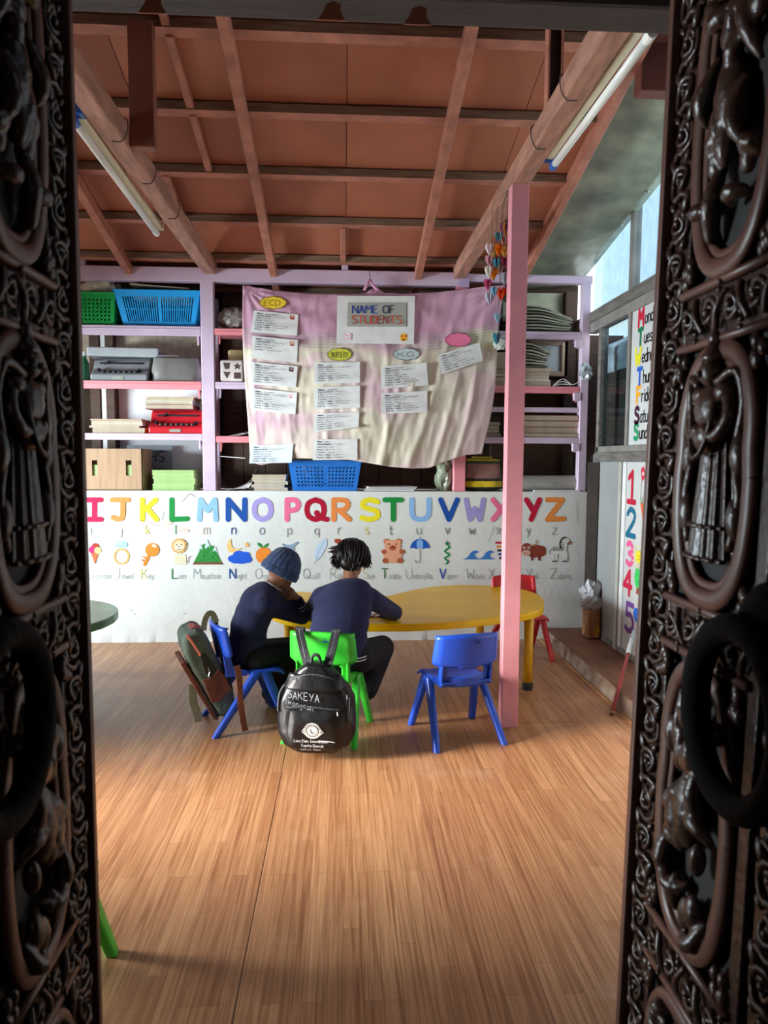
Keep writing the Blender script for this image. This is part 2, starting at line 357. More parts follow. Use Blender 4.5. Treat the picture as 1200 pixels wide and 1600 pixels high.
M_STEP = mat('worn_step_wood', '9a6c50', .7, var=.25, scale=3, bump=.25, stretch=(3, 1, 1), col2='6e4c3a')
M_STEPF = mat('chipped_step_front', 'b8aa9a', .8, var=.3, scale=9, bump=.5, col2='846654')
M_GLASS = glass_mat('window_glass', 'e2eef2', .06)
M_HALL = mat('hall_plaster', '6a5a50', .8, var=.1)

# ================================================================== floor
fl = MB().box(-3.4, 2.3, .7, 6.6, -.12, -.003).build('floor', M_HALL); tag(fl, kind='structure')
def floor_sheet(x0, x1, y0, y1): MB().box(x0, x1, y0, y1, -.004, 0).build('vinyl_sheet', M_FLOOR, fl, bev=.001, seg=1)
SX = -.285
floor_sheet(-3.4, SX - .0015, .7, 5.87); floor_sheet(SX + .0015, 1.66, .7, 3.922); floor_sheet(SX + .0015, 1.66, 3.926, 5.87)
hf = MB().box(-3.4, 2.3, -3.2, .7, -.12, 0).build('floor', mat('hall_floor', '5a4436', .6)); tag(hf, kind='structure')

# ================================================================== back wall: low white wall, dark boarding above
WY = 5.83
wb = MB()
# front face gently uneven, rough foot
wb.grid(lambda u, v: Vector((-3.4 + 5.41 * u, WY + .0012 * noise.noise((u * 18, v * 5, 0)) - (.010 * (1 - v / .06) * (1 + noise.noise((u * 60, 0, 3))) if v < .06 else 0), 1.2 * v)), 110, 26)
wb.box(-3.4, 2.01, WY + .006, 6.28, 0, 1.198)
wb.box(-3.4, 2.012, WY - .004, 6.28, 1.186, 1.2)
wall_back = tag(wb.build('wall_back', M_WHITE, recalc=False), kind='structure')
wbu = MB().box(-3.4, 2.0, 6.32, 6.38, 1.2, 3.05).build('wall_back', mat('brown_backing', '41301f', .8, var=.15, scale=3)); tag(wbu, kind='structure')
# boards of the upper back wall, one by one
xb = -1.0
while xb < 1.3:
    wd = random.uniform(.15, .2)
    MB().box(xb, xb + wd - .004, 6.29 + random.uniform(0, .006), 6.32, 1.2, 2.9).build('board', M_DARKW, wbu, bev=.003, seg=1); xb += wd
for x0, x1 in ((-2.06, -1.98), (-1.93, -1.865), (-1.165, -1.085), (1.25, 1.33), (1.86, 1.96)):
    MB().box(x0, x1, 6.2, 6.29, 1.2, 2.86).build('wall_stud', M_DARKW, wbu, bev=.004, seg=1)
MB().box(-1.975, -1.935, 6.21, 6.29, 1.2, 2.45).build('white_batten', mat('white_batten', 'e6e6e2', .6), wbu, bev=.003)
MB().box(-1.86, -1.17, 6.28, 6.315, 1.25, 2.08).build('white_sheet', mat('crumpled_white_sheet', 'dfe2e4', .5, var=.06, scale=4, bump=.6, bscale=5), wbu, bev=.004)
MB().box(-2.6, -1.17, 6.27, 6.31, 2.12, 2.62).build('pale_hardboard', mat('pale_hardboard', 'd4c4a8', .7, var=.16, scale=22), wbu)
MB().box(-3.3, .88, 5.94, 5.96, 2.85, 2.895).build('white_trim', mat('weathered_white', 'b4aca2', .7, var=.15, scale=6), wbu, bev=.004)
# right bay: two small lights in the boarding
def pane_back(x0, x1, z0, z1, tint):
    MB().box(x0, x1, 6.292, 6.297, z0, z1).build('pane', tint, wbu)
M_PALE = mat('pale_green_fibreglass', 'c6cdb0', .4, var=.12, scale=5)
b = MB(); b.box(1.33, 1.86, 6.285, 6.3, 2.62, 2.86); b.build('fibreglass_light', M_PALE, wbu)
MB().box(1.34, 1.95, 6.26, 6.285, 2.16, 2.60).build('olive_board', mat('olive_board', '6e6a5a', .6, var=.1), wbu)
MB().box(1.34, 1.95, 6.265, 6.285, 1.22, 2.14).build('brown_panel', mat('brown_panel', '5c4630', .6, var=.16, stretch=(1, 1, 9)), wbu)
# window in the back boarding, right bay
wn = MB()
for a in ((1.55, 1.60, 2.16, 2.46), (1.84, 1.89, 2.16, 2.46), (1.60, 1.84, 2.16, 2.2), (1.60, 1.84, 2.42, 2.46)): wn.box(a[0], a[1], 6.2, 6.26, a[2], a[3])
win2 = tag(wn.build('window_2', mat('cream_frame', 'c8b89c', .6), bev=.003), kind='structure')
MB().box(1.60, 1.84, 6.235, 6.239, 2.2, 2.42).build('pane', mat('frosted_pane', 'd4e6ea', .3, var=.05), win2)

# ================================================================== roof
def roof_z(y): return 3.454 - .228 * (y - 3.697)
rf = MB()
rf.add([(-3.5, .4, roof_z(.4) + .05), (1.45, .4, roof_z(.4) + .05), (1.45, 6.5, roof_z(6.5) + .05), (-3.5, 6.5, roof_z(6.5) + .05)], [(0, 1, 2, 3)])
ceil = tag(rf.build('ceiling', M_ROOF, solid=.02), kind='structure')
PY = [2.06, 2.59, 3.12, 3.655, 4.19, 4.73, 5.265, 5.785, 6.32]
RX = [-3.45, -2.7, -1.66, -.80, -.56 + .4, .565, 1.42]
xs = [-3.45, -2.55, -1.63, -1.12, -.545, .02, .58, 1.0, 1.42]
rm = [M_ROOF, M_ROOF2, M_ROOF3]
def yy(k): return (.45, ) [0] if k < 0 else PY[k]
for k in range(-1, len(PY) - 1):
    y0, y1 = yy(k), PY[k + 1]
    for i in range(len(xs) - 1):
        p = MB(); tl = random.uniform(-.006, .006); t2 = random.uniform(-.006, .006); sag = random.uniform(0, .006)
        X0, X1 = xs[i] + .002, xs[i + 1] - .002
        def fn(u, v):
            y = y0 + (y1 - y0) * v
            return Vector((X0 + (X1 - X0) * u, y, roof_z(y) + .02 + tl * (u - .5) + t2 * (v - .5) - sag * sin(pi * u) * sin(pi * v)))
        p.grid(fn, 4, 3); p.build('roof_panel', random.choice(rm), ceil, solid=.006)
def slope_bar(x, y0, y1, wd, hg, drop, m, name):
    MB().bar((x, y0, roof_z(y0) - drop), (x, y1, roof_z(y1) - drop), wd, hg).build(name, m, ceil, bev=.004, seg=1)
for y in PY:                                          # battens across: raw grey wood, painted soffit
    p = MB(); z = roof_z(y)
    p.box(-3.45, 1.43, y - .03, y + .055, z - .034, z + .012)
    p.mi = [1] * 6; p.mi[2] = 0
    # face 2 of box() looks towards the door
    p.build('batten', [M_GREYW, M_PURL], ceil, recalc=True)
for x in (-2.62, -1.63, -.535, .583): slope_bar(x, .45, 6.3, .055, .07, .08, M_PURL, 'rafter')
slope_bar(1.42, .45, 6.3, .05, .09, .045, M_PURL, 'rafter')
for x, y0, y1 in ((-.815, 3.15, 3.63), (-.815, 3.69, 4.16), (-.815, 4.22, 4.70), (-1.09, 4.76, 5.24), (.0, 5.30, 5.76), (-2.1, 4.22, 4.7)):
    slope_bar(x, y0, y1, .04, .035, .02, M_PURL, 'noggin')
# plumes of dark stain: soot-black sheet joint on the right
# translucent sheet at the right edge of the roof
gp = MB()
g0 = [Vector((1.44, 3.75, roof_z(3.75) + .03)), Vector((1.99, 3.75, roof_z(3.75) - .10)), Vector((1.99, 6.36, 2.92)), Vector((1.44, 6.36, roof_z(6.36) + .03))]
gp.grid(lambda u, v: (g0[0] * (1 - u) + g0[1] * u) * (1 - v) + (g0[3] * (1 - u) + g0[2] * u) * v + Vector((0, 0, .006 * noise.noise((u * 3, v * 7, 5)))), 10, 24)
def sheet_mat():
    m = mat('grimy_plastic_sheet', 'a6aa92', .24, var=.5, scale=4, bump=.7, bscale=6, col2='6c7266'); return m
gsh = gp.build('plastic_sheet', sheet_mat(), ceil, smooth=True, solid=.005)
for i in range(6):
    for u in (.07, .93):
        v = .06 + .17 * i; p = (g0[0] * (1 - u) + g0[1] * u) * (1 - v) + (g0[3] * (1 - u) + g0[2] * u) * v
        MB().lathe([(.012, -.004), (.012, .002), (.006, .002), (.006, .010), (.0, .010)], p - Vector((0, 0, .004)), 10, (0, 0, -1)).build('bolt', mat('steel_bolt', 'c0c0bc', .3, .9), gsh)
MB().box(1.44, 2.05, 3.66, 3.75, 3.24, 3.46).build('gable_board', mat('dark_red_board', '6e3a30', .6), ceil, bev=.004)
MB().box(1.44, 2.05, .45, 3.75, 3.46, 3.5).build('gable_board', mat('dark_red_board'), ceil)
# hooks and string left on the gable board
MB().tube(smooth_line([(1.70, 3.655, 3.36), (1.715, 3.65, 3.33), (1.69, 3.65, 3.31), (1.705, 3.65, 3.28), (1.72, 3.65, 3.29)]), .004, 6).build('string_tie', mat('pale_string', 'c8b8a8', .8), ceil)

# tie beams with king posts
def tie_beam(x0, x1, lab):
    t = thing('tie_beam', lab, 'beam', ((x0 + x1) / 2, 4, 2.86))
    b = MB(); n = 24
    b.loft([[Vector((x, y, z)) + Vector((.004 * noise.noise((y * 2, 1, x)), 0, .005 * noise.noise((y * 2, 7, z)))) for x, z in ((x0, 2.86), (x1, 2.86), (x1, 2.965), (x0, 2.965))] for y in [.75 + (5.92 - .75) * i / n for i in range(n + 1)]])
    b.build('timber', M_BEAM, t, bev=.008)
    return t
tbl = tie_beam(-1.07, -.975, 'worn brown roof tie beam crossing the ceiling above the left shelves, lamp on its left')
tbr = tie_beam(.863, .953, 'worn brown roof tie beam at right resting on the pink post')
MB().box(-.974, -.862, 3.56, 3.62, 2.87, roof_z(3.6) - .05).build('king_post', mat('maroon_board', '86503e', .6, var=.12, scale=4), tbl, bev=.004)
MB().box(.885, .895, 3.30, 3.36, 2.965, roof_z(3.33)).build('king_post_batten', M_PURL, tbr, bev=.002)
MB().box(.945, .953, 3.30, 3.36, 2.965, roof_z(3.33)).build('king_post_batten', M_PURL, tbr, bev=.002)
MB().box(.895, .945, 3.33, 3.36, 2.965, roof_z(3.33)).build('king_post', M_DARKER, tbr)
M_WIRE = mat('thin_cable', '5a4a42', .6)
def cable(root, x, y, s):
    MB().tube(smooth_line([(x - .03 * s, y + .05, 2.972), (x + .02 * s, y + .02, 2.975), (x + .055 * s, y, 2.96), (x + .058 * s, y - .02, 2.90), (x + .04 * s, y - .04, 2.852), (x + .0 * s, y - .05, 2.846)]), .003, 6).build('cable_loop', M_WIRE, root)
for y in (3.5, 4.0, 4.55): cable(tbl, -1.02, y, 1)
for y in (3.0, 3.45): cable(tbr, .91, y, -1)
MB().tube(smooth_line([(-1.0, 3.4, 2.975), (-.985, 4.0, 2.972), (-.995, 4.6, 2.974), (-.98, 5.0, 2.972)]), .003, 6).build('cable_run', M_WIRE, tbl)

# fluorescent lamps under the beams (off)
M_TUBE = mat('opal_tube', 'f4f6ee', .25, var=.02); M_BATT = mat('cream_lamp_body', 'e8e4c8', .4, var=.05); M_BLUE = mat('blue_plastic', '2a62b8', .35)
def lamp(p, q, lab, drop=.0):
    p, q = Vector(p), Vector(q); t = thing('fluorescent_lamp', lab, 'lamp', (p + q) / 2)
    d = (q - p).normalized()
    MB().bar(p, q, .035, .03).build('lamp_body', M_BATT, t, bev=.006)
    o = Vector((-.022 if p.x < 0 else .026, 0, -.036))
    MB().tube([p + o + d * .03, q + o - d * .03], .0165, 12).build('tube', M_TUBE, t, smooth=True)
    for e, s in ((p, 1), (q, -1)):
        MB().bar(e + Vector((0, 0, .004)) - d * .018 * s, e - d * .0 * s + d * .03 * s, .044, .04).build('end_cap', M_BLUE if (s == 1) == (p.x < 0) or s == 1 else M_BATT, t, bev=.006)
        MB().tube([e + o - d * .012 * s, e + o + d * .035 * s], .019, 12).build('lamp_holder', M_BLUE if p.x < 0 and s == 1 or p.x > 0 and s == -1 else M_TUBE, t, smooth=False, bev=.003)
    return t
lamp((-1.093, 3.25, 2.88), (-1.135, 4.78, 2.88), 'white fluorescent tube with blue end caps fixed along the left ceiling beam')
lamp((.985, 2.5, 2.885), (.975, 3.6, 2.885), 'white fluorescent tube fixed along the right ceiling beam, above the pink post')

# dark beam across the room just inside the door
pl, pr_ = at(60, 12, Y=1.9), at(1080, 52, Y=1.9); sl_ = (pr_ - pl) / (pr_.x - pl.x)
e0, e1 = pl + sl_ * (-3.2 - pl.x), pl + sl_ * (1.95 - pl.x); up_ = Vector((0, 0, .064))
tag(MB().bar(e0 + up_, e1 + up_, .12, .08).build('trim_1', M_DARKER, bev=.012), kind='structure')
tag(MB().bar(e0 + Vector((0, .03, .68)), e1 + Vector((0, .03, .68)), .10, 1.19).build('trim_2', mat('black_brown_board', '2a2220', .8)), kind='structure')
for px, yb in ((238, 9), (518, 20), (652, 27)):
    p = at(px, yb, Y=1.832); q = MB(); q.prism([p + Vector((a * .03, 0, b_ * .03)) for a, b_ in ((-1.1, -.6), (1.1, -.6), (.7, .1), (.75, .6), (.2, .85), (-.4, .6), (-.6, .1))], (0, -.003, 0)); q.build('paint_drip', mat('red_brown_board'), bpy.data.objects['trim_1'])

# pink post
pp = MB(); pp.box(.861, .951, 3.85, 3.935, 0, 2.86)
tag(pp.build('support_post', M_PINK, bev=.004), 'pink painted square wooden post standing in front of the yellow table', 'post')

# ================================================================== right wall: framed windows over panels
XR = 1.97
wr = tag(MB().box(XR + .0, XR + .06, .8, 5.62, 0, .09).build('wall_right', M_GREY), kind='structure')
MB().box(XR - .02, XR + .06, .8, 6.3, 2.535, 2.62).build('rail', M_GREYD, wr, bev=.006)
MB().box(XR - .012, XR + .06, .8, 5.9, 2.46, 2.535).build('rail', M_GREY, wr, bev=.004)
MB().box(XR - .02, XR + .06, .8, 5.66, 1.445, 1.515).build('rail', M_GREYD, wr, bev=.008)
MB().box(XR - .01, XR + .06, .8, 5.64, 1.515, 1.56).build('rail', M_GREY, wr, bev=.004)
MB().box(XR, XR + .05, .8, 5.6, .09, .13).build('rail', M_GREY, wr, bev=.003)
for y in (1.1, 2.1, 3.1, 4.1, 5.06): MB().box(XR - .01, XR + .05, y - .03, y + .03, 2.62, 3.5).build('mullion', M_GREY, wr, bev=.005)
for y in (2.1, 3.05, 4.0, 5.04): MB().box(XR - .015, XR + .05, y - .022, y + .022, 1.56, 2.46).build('stile', M_GREY, wr, bev=.005)
MB().box(XR - .008, XR + .02, 5.57, 5.83, .09, 1.44).build('recess_shade_board', mat('recess_shade_board', '2c221a', .8, var=.2), wr)  # dark board in place of the gap, the recess's shade put into its colour
MB().box(XR - .01, XR + .05, 5.60, 5.66, 1.5, 2.46).build('stile', M_GREYD, wr, bev=.005)
win = tag(MB().box(XR + .03, XR + .036, .8, 5.9, 2.62, 2.63).build('window_1', M_GREY), kind='structure')
ys = [.8, 1.1, 2.1, 3.1, 4.1, 5.06, 5.9]
for a, c in zip(ys[:-1], ys[1:]): MB().box(XR + .02, XR + .026, a + .03, c - .03, 2.62, 3.45).build('pane' if a > 3 else 'light_block_panel', M_GLASS if a > 3 else M_PANEL, win)  # near transoms, out of view, closed by added panels to cut the ambient light
MB().box(XR + .02, XR + .026, 5.062, 5.60, 1.56, 2.46).build('pane', M_GLASS, win)
mt_ = thing('wrapped_mattress', 'dark mattress in clear plastic wrap standing outside the right window', 'mattress', (2.2, 5.0, 1.5))
MB().box(2.12, 2.30, 3.2, 5.93, 1.3, 2.34).build('mattress', mat('dark_ticking', '4a4036', .5, var=.2, scale=3), mt_, bev=.06, seg=4)
p = MB(); p.grid(lambda u, v: Vector((2.10 + .012 * noise.noise((u * 9, v * 5, 2)) + .18 * max(0, v - .7) ** 1.5, 3.2 + 2.72 * u, 2.14 + .24 * v + .012 * noise.noise((u * 12, v * 5, 6)))), 30, 8); p.build('plastic_wrap', mat('milky_film', 'c8ccd0', .25, var=.2, scale=6), mt_, smooth=True, solid=.002)
# panels with the painted days and numbers
for a, c in zip((.8, 2.122, 3.072, 4.022), (2.078, 3.028, 3.978, 5.018)): MB().box(XR, XR + .03, a, c, 1.56, 2.46).build('board', M_BOARD, wr, bev=.002)
MB().box(XR + .002, XR + .04, 5.16, 5.60, .13, 1.445).build('panel', M_PANEL, wr, bev=.003)
for y in (3.0, 4.0, 5.13): MB().box(XR - .012, XR + .05, y - .025, y + .025, .09, 1.445).build('stile', mat('pale_frame', 'b8b8ae', .55, var=.08), wr, bev=.004)
for a, c in zip((.8, 3.025, 4.025), (2.975, 3.975, 5.105)): MB().box(XR + .004, XR + .03, a, c, .13, 1.445).build('board', M_BOARD, wr, bev=.002)
MB().box(XR - .004, XR + .02, 5.03, 5.09, .13, 1.44).build('white_strip', mat('bright_white_strip', 'f2f4f2', .4), wr)
# recess between the panels and the white wall
MB().box(2.40, 2.45, 5.6, 6.4, 0, 2.5).build('recess_board', M_DARKW, wr)
MB().box(2.0, 2.4, 6.3, 6.35, 0, 2.52).build('recess_board', M_DARKW, wr)
MB().box(XR + .05, XR + .06, 5.66, 5.95, 1.2, 1.5).build('grey_jamb', M_PANEL, wr)
PR = lambda px, py: at(px, py, X=XR)
days = [('M', 'onday', 'cf1f3f', 543, 505), ('T', 'uesday', '1f7a4c', 541, 541), ('W', 'ednesday', 'e8e22c', 574, 572), ('T', 'hursday', '2c62c4', 0, 603), ('F', 'riday', 'f2ab2e', 0, 636), ('S', 'aturday', '4a1f38', 0, 662), ('S', 'unday', '2a9a66', 0, 690)]
px0 = [998, 997.5, 993, 996, 995, 992, 991]
basey = [510, 540, 570, 601, 629, 661, 686]
# laid out in metres on the board: u runs towards the door (-Y), v is height
for (cap, rest, col, _, _), x, by in zip(days, px0, basey):
    o = at(x, by, X=XR); pt = Paint(lambda u, v, o=o: Vector((XR, o.y - u, o.z + v)), (-1, 0, 0), .0015)
    u = pt.text(cap, 0, 0, .100, .030, col, sgn=1, adv=1.2)
    pt.text(rest, u + .016, .0, .084, .0105, '1c1c1e', sgn=1, adv=1.6)
    pt.build('painted_weekday', PAINT, wr, recalc=False)
for ch, x, by, hgt, col in (('1', 979, 783, .203, 'c8203c'), ('2', 979, 835, .18, '1f6f8e'), ('3', 978.5, 880, .148, 'ee5f9c'), ('4', 975, 925, .160, 'd6244a'), ('5', 976.5, 982, .185, '7a4a94')):
    o = at(x, by, X=XR + .004); pt = Paint(lambda u, v, o=o: Vector((XR + .004, o.y - u, o.z + v)), (-1, 0, 0), .0015)
    pt.text(ch, 0, 0, hgt, .038, col, sgn=1, sq=1.45); pt.build('painted_number', PAINT, wr, recalc=False)
def rp(name, px, py, fn):
    o = at(px, py, X=XR + .004); pt = Paint(lambda u, v: Vector((XR + .004, o.y - u, o.z + v)), (-1, 0, 0), .0015); fn(pt); pt.build(name, PAINT, wr, recalc=False)
def rocket(p):
    p.poly([(0, 0), (.05, .02), (.05, .07), (.02, .10), (-.02, .08)], 'd23a50'); p.disc((.02, .05), .014, .014, 'f0e0e0'); p.line([(0, 0), (-.01, -.1)], .004, '555555')
rp('painted_rocket', 1003, 752, rocket)
rp('painted_carrot', 1002, 800, lambda p: (p.poly([(-.02, .06), (.03, .06), (.07, -.10), (.05, -.10)], 'e86a3a'), p.line([(0, .06), (-.02, .10)], .008, '2c8a4a'), p.line([(.01, .06), (.015, .1)], .008, '2c8a4a')))
def sun(p):
    for i in range(12): p.line([(.05 * cos(i * pi / 6), .042 * sin(i * pi / 6)), (.12 * cos(i * pi / 6), .085 * sin(i * pi / 6))], .007, 'f4ea8a')
    p.disc((0, 0), .05, .042, 'f4e234'); p.line([(-.02, .01), (-.02, .0)], .006, '8a7a1a'); p.line([(.02, .01), (.02, 0)], .006, '8a7a1a'); p.line(smooth_line([(-.02, -.014), (0, -.022), (.02, -.014)]), .004, '8a7a1a')
rp('painted_sun', 998, 870, sun)
rp('painted_tree', 996.5, 903, lambda p: (p.poly([(-.02, -.11), (.04, -.11), (.02, -.03), (.0, -.03)], 'a05040'), p.disc((0, 0), .055, .07, '3fd068'), p.disc((-.01, .02), .008, .008, '1f9040'), p.disc((.02, -.02), .008, .008, '1f9040')))
rp('painted_balloon', 994.5, 960, lambda p: (p.disc((0, 0), .05, .045, '2a6ad8'), p.poly([(-.02, -.04), (.02, -.04), (0, -.06)], '2a6ad8'), p.disc((.03, -.01), .03, .03, '2a6ad8')))
# low step along the right wall
st = MB(); n = 40
st.grid(lambda u, v: Vector((1.635 + .012 * noise.noise((v * 14, 2, 0)) if u < .02 else 1.635 + .335 * u, .8 + 5.02 * v, .092 + .006 * noise.noise((u * 3, v * 20, 1)))), 6, 60)
stp = tag(st.build('trim_3', M_STEP, recalc=False), kind='structure')
sf = MB(); sf.grid(lambda u, v: Vector((1.61 + .025 * u + .014 * noise.noise((v * 30, u * 3, 4)), .8 + 5.02 * v, .094 * u)), 5, 90); sf.build('step_front', M_STEPF, stp)
MB().bar((1.602, .8, .005), (1.602, 5.8, .005), .016, .012).build('edge_strip', mat('sheet_edge_strip', 'b88a5e', .5), stp)

# ================================================================== left wall with openings (out of the picture, lets the daylight in)
lw = MB()
for y0, y1, z0, z1 in ((.7, 2.1, 0, 4.1), (2.9, 3.8, 0, 4.1), (5.55, 6.4, 0, 4.1), (2.1, 2.9, 2.2, 4.1), (3.8, 4.5, 0, .95), (4.5, 5.55, 0, .3), (3.8, 5.55, 2.0, 4.1)): lw.box(-3.46, -3.4, y0, y1, z0, z1)
tag(lw.build('wall_left', mat('brown_side_wall', '8a7060', .8)), kind='structure')
# front wall round the door and an added hall box keeping the sky off the doors
M_FW = mat('dark_wall', '4a3c34', .8)
fw = MB()
for x0, x1, z0, z1 in ((-3.4, -.56, 0, 4.2), (.66, 2.0, 0, 4.2), (-.56, .66, 2.6, 4.2)): fw.box(x0, x1, .70, .80, z0, z1)
tag(fw.build('wall_front', M_FW), kind='structure')
hw = MB(); hw.box(-1.6, -1.5, -3.2, .7, 0, 3); hw.box(1.9, 2.0, -3.2, .7, 0, 3); hw.box(-1.6, 2.0, -3.3, -3.2, 0, 3); hw.box(-1.6, 2.0, -3.3, .7, 3.0, 3.1)
tag(hw.build('hall_light_shield', M_HALL), kind='structure')

# neighbouring house outside the right windows
nb = thing('neighbour_house', 'pale blue washed house wall with a cream band seen outside the right windows', 'house', (4.2, 5, 0))
MB().box(4.2, 4.4, 1, 12, 0, 3.55).build('wall', mat('pale_wash', 'eef4f8', .8, var=.03), nb)
MB().box(4.05, 4.4, 1, 12, 3.55, 3.68).build('cornice', mat('cream_band', 'e6dcb0', .7), nb)
MB().box(4.2, 4.3, 1, 12, 3.68, 6).build('upper_wall', mat('pale_wash_upper', 'e4f0f8', .8, var=.05), nb)
for y in (6.5, 8.2, 9.9): MB().box(4.17, 4.2, y, y + .9, 2.0, 3.2).build('window', mat('pale_shutter', 'b8ccd4', .6), nb, bev=.01)

# ================================================================== mural on the low wall
def wallp(px, py): p = at(px, py, Y=WY - .0014); return p
def mural(name, fn):
    p = Paint(wallp, (0, -1, 0), .001); fn(p); return p.build(name, PAINT, wall_back, recalc=False)
CAPS = [('I', 134, 24, 'd6194b'), ('J', 174, 27, 'ee8f4a'), ('K', 221, 24, 'eadf2a'), ('L', 267, 26, '188a3c'), ('M', 310, 28, '8fbbe8'), ('N', 355, 28, '174e9e'), ('O', 396, 28, 'a898d4'),
        ('P', 447, 19, 'ee6f98'), ('Q', 478, 34, 'b2062f'), ('R', 520, 26, 'ec8a48'), ('S', 563, 28, 'f0df28'), ('T', 600, 28, '188a3c'), ('U', 642, 29, '8fbbe8'), ('V', 687, 28, '1a4fa4'),
        ('W', 727, 29, 'a094cc'), ('X', 769, 26, 'ee6f98'), ('Y', 821, 22, 'c01236'), ('Z', 854, 27, 'e88a40')]
for ch, x, wd, col in CAPS:
    _, gw = glyph(ch); k = 3.05; fit = wd / (gw * k) * (.92)
    mural('painted_letter', lambda p: p.text(ch, x + 1.5, 811.5, 30.5, 8.2, col, sq=fit))
GRY = '9a9a96'
for ch, x, col in (('i', 144, GRY), ('j', 190, 'b0aca4'), ('k', 231, 'dfd878'), ('l', 276, '4a9a60'), ('m', 321, 'cdb8b0'), ('n', 365, '2a4a8e'), ('o', 409, '7a8698'), ('p', 452, 'a8a4a8'), ('q', 495, 'a8a0a0'), ('r', 531, 'a8a098'),
                   ('s', 573, 'd8d068'), ('t', 611, '7a8a80'), ('u', 654, 'aab0b8'), ('v', 699, '6a7078'), ('w', 736, '7a7a82'), ('x', 779, 'a0a0a0'), ('y', 826, '8a8a82'), ('z', 866, '9a968c')):
    mural('painted_letter', lambda p: p.text(ch, x - 3, 835, 17 if ch in 'inouvwxz' 'mrs' else 15, 1.5, col, rnd=False))
WORDS = [('I', 'ce cream', 128, 'c0a0a8'), ('J', 'ewel', 180, 'b0b0ac'), ('K', 'ey', 221, 'dcd048'), ('L', 'ion', 269, '2f8a50'), ('M', 'ountain', 302, 'a8b4be'), ('N', 'ight', 359, '2c58a0'), ('O', 'range', 399, 'b0b4c0'), ('P', 'lane', 440, 'b4a8ac'),
         ('Q', 'uill', 474, '9a9aa2'), ('R', 'abbit', 516, 'b0a8a0'), ('S', 'un', 566, 'c8c47c'), ('T', 'eddy', 596, '4c8a62'), ('U', 'mbrella', 634, '9aa4b0'), ('V', 'iper', 687, '2e58b8'), ('W', 'ave', 729, '8a929a'), ('X', 'ylophone', 764, 'a0a0a0'), ('Y', 'ak', 822, '9a9a94'), ('Z', 'ebra', 860, '9c988e')]
for cap, rest, x, col in WORDS:
    def f(p):
        u = p.text(cap, x, 904, 15.5, 1.9 if cap in 'NVLT' else 1.0, col, rnd=False, sq=.9)
        p.text(rest, u - 1.2, 904.5, 9.5, .8, 'a0a6a4', rnd=False, sq=.82, jit=.03)
    mural('painted_word', f)
def c_ice(p):
    p.poly([(141, 862), (155, 862), (148.5, 882)], 'c06a3c'); p.disc((149, 855), 6.5, 6.5, 'a8402c'); p.disc((144, 859), 5.5, 5.5, 'e02a6c'); p.disc((153, 860), 5.5, 5, 'f4d880')
mural('painted_ice_cream', c_ice)
def c_ring(p):
    p.line([(190 + 11 * cos(t * pi / 12), 869.5 + 11.5 * sin(t * pi / 12)) for t in range(25)], 3, 'e8a860'); p.disc((189.5, 851), 10, 5.6, 'a4c8ec'); p.disc((187, 849), 5, 2.5, 'bcd8f4')
mural('painted_ring', c_ring)
def c_key(p):
    p.line([(236, 861), (226, 882)], 5, 'd88428'); p.line([(229, 873), (224, 870)], 2.2, 'd88428'); p.line([(227, 878), (222, 875)], 2.2, 'd88428'); p.disc((238, 859), 11, 10.5, 'dd8a30'); p.disc((241, 853), 4, 2.2, 'f4dcc0', a=.4)
mural('painted_key', c_key)
def c_lion(p):
    p.poly([(273, 866), (290, 866), (292, 882), (273, 882)], 'ddd4b4'); p.line(smooth_line([(290, 877), (294, 878), (295, 871), (299, 869)]), 1.2, 'b08a8a')
    for i in range(14): p.disc((280 + 9.5 * cos(i * pi / 7), 853 + 9 * sin(i * pi / 7)), 3.2, 3.2, 'd8a868', 8)
    p.disc((280, 853), 9, 8.5, 'e8cfa4'); p.disc((280, 855), 4.5, 3.8, 'f2ead6')
    for x in (276.5, 283.5): p.disc((x, 851), 1, 1.2, '3a3028', 8)
    p.disc((280, 854), 1.4, 1, '4a3a30', 8); p.line(smooth_line([(277, 857), (280, 858.5), (283, 857)]), .7, '4a3a30')
mural('painted_lion', c_lion)
def c_mount(p):
    p.poly([(301, 882), (318, 849), (321, 853), (324, 842), (328, 852), (334, 853), (348, 882)], '2e8a3c'); p.poly([(319.5, 856), (324, 842), (328.5, 856), (325, 853), (323, 857)], 'c8dcec')
    p.poly([(309, 862), (313, 849), (317, 859), (313, 857)], 'cfe0ee'); p.poly([(332, 862), (336, 853), (340, 864), (336, 860)], 'cfe0ee')
    random.seed(3); L0 = p.layer
    for i in range(60):
        p.layer = L0 + i % 6
        x, y = random.uniform(306, 343), random.uniform(862, 877); 
        if abs(x - 324) < (y - 846) * .6: p.disc((x, y), 1, .8, random.choice(('1c6a2c', '46a850', '55b45c')), 6)
    p.poly([(301, 882), (303, 878.5), (346, 878.5), (348, 882)], '7a4a30')
mural('painted_mountain', c_mount)
def c_night(p):
    p.poly(smooth_line([(361, 841), (355, 850), (357, 861), (366, 863), (376, 858), (377, 856), (368, 858), (362, 852), (361, 841)], 4), 'ecc47c')
    p.poly([(386 + (5.5 if i % 2 == 0 else 2.3) * sin(i * pi / 5), 851 - (5.5 if i % 2 == 0 else 2.3) * cos(i * pi / 5)) for i in range(10)], 'e4b468')
    for x, y, a, b in ((365, 873, 9, 6), (373, 867, 9, 6.5), (383, 868, 8, 6), (387, 874, 6.5, 5.5), (377, 875, 12, 6), (368, 876, 8, 4.5)): p.disc((x, y), a, b, '1f5cd0')
mural('painted_night_sky', c_night)
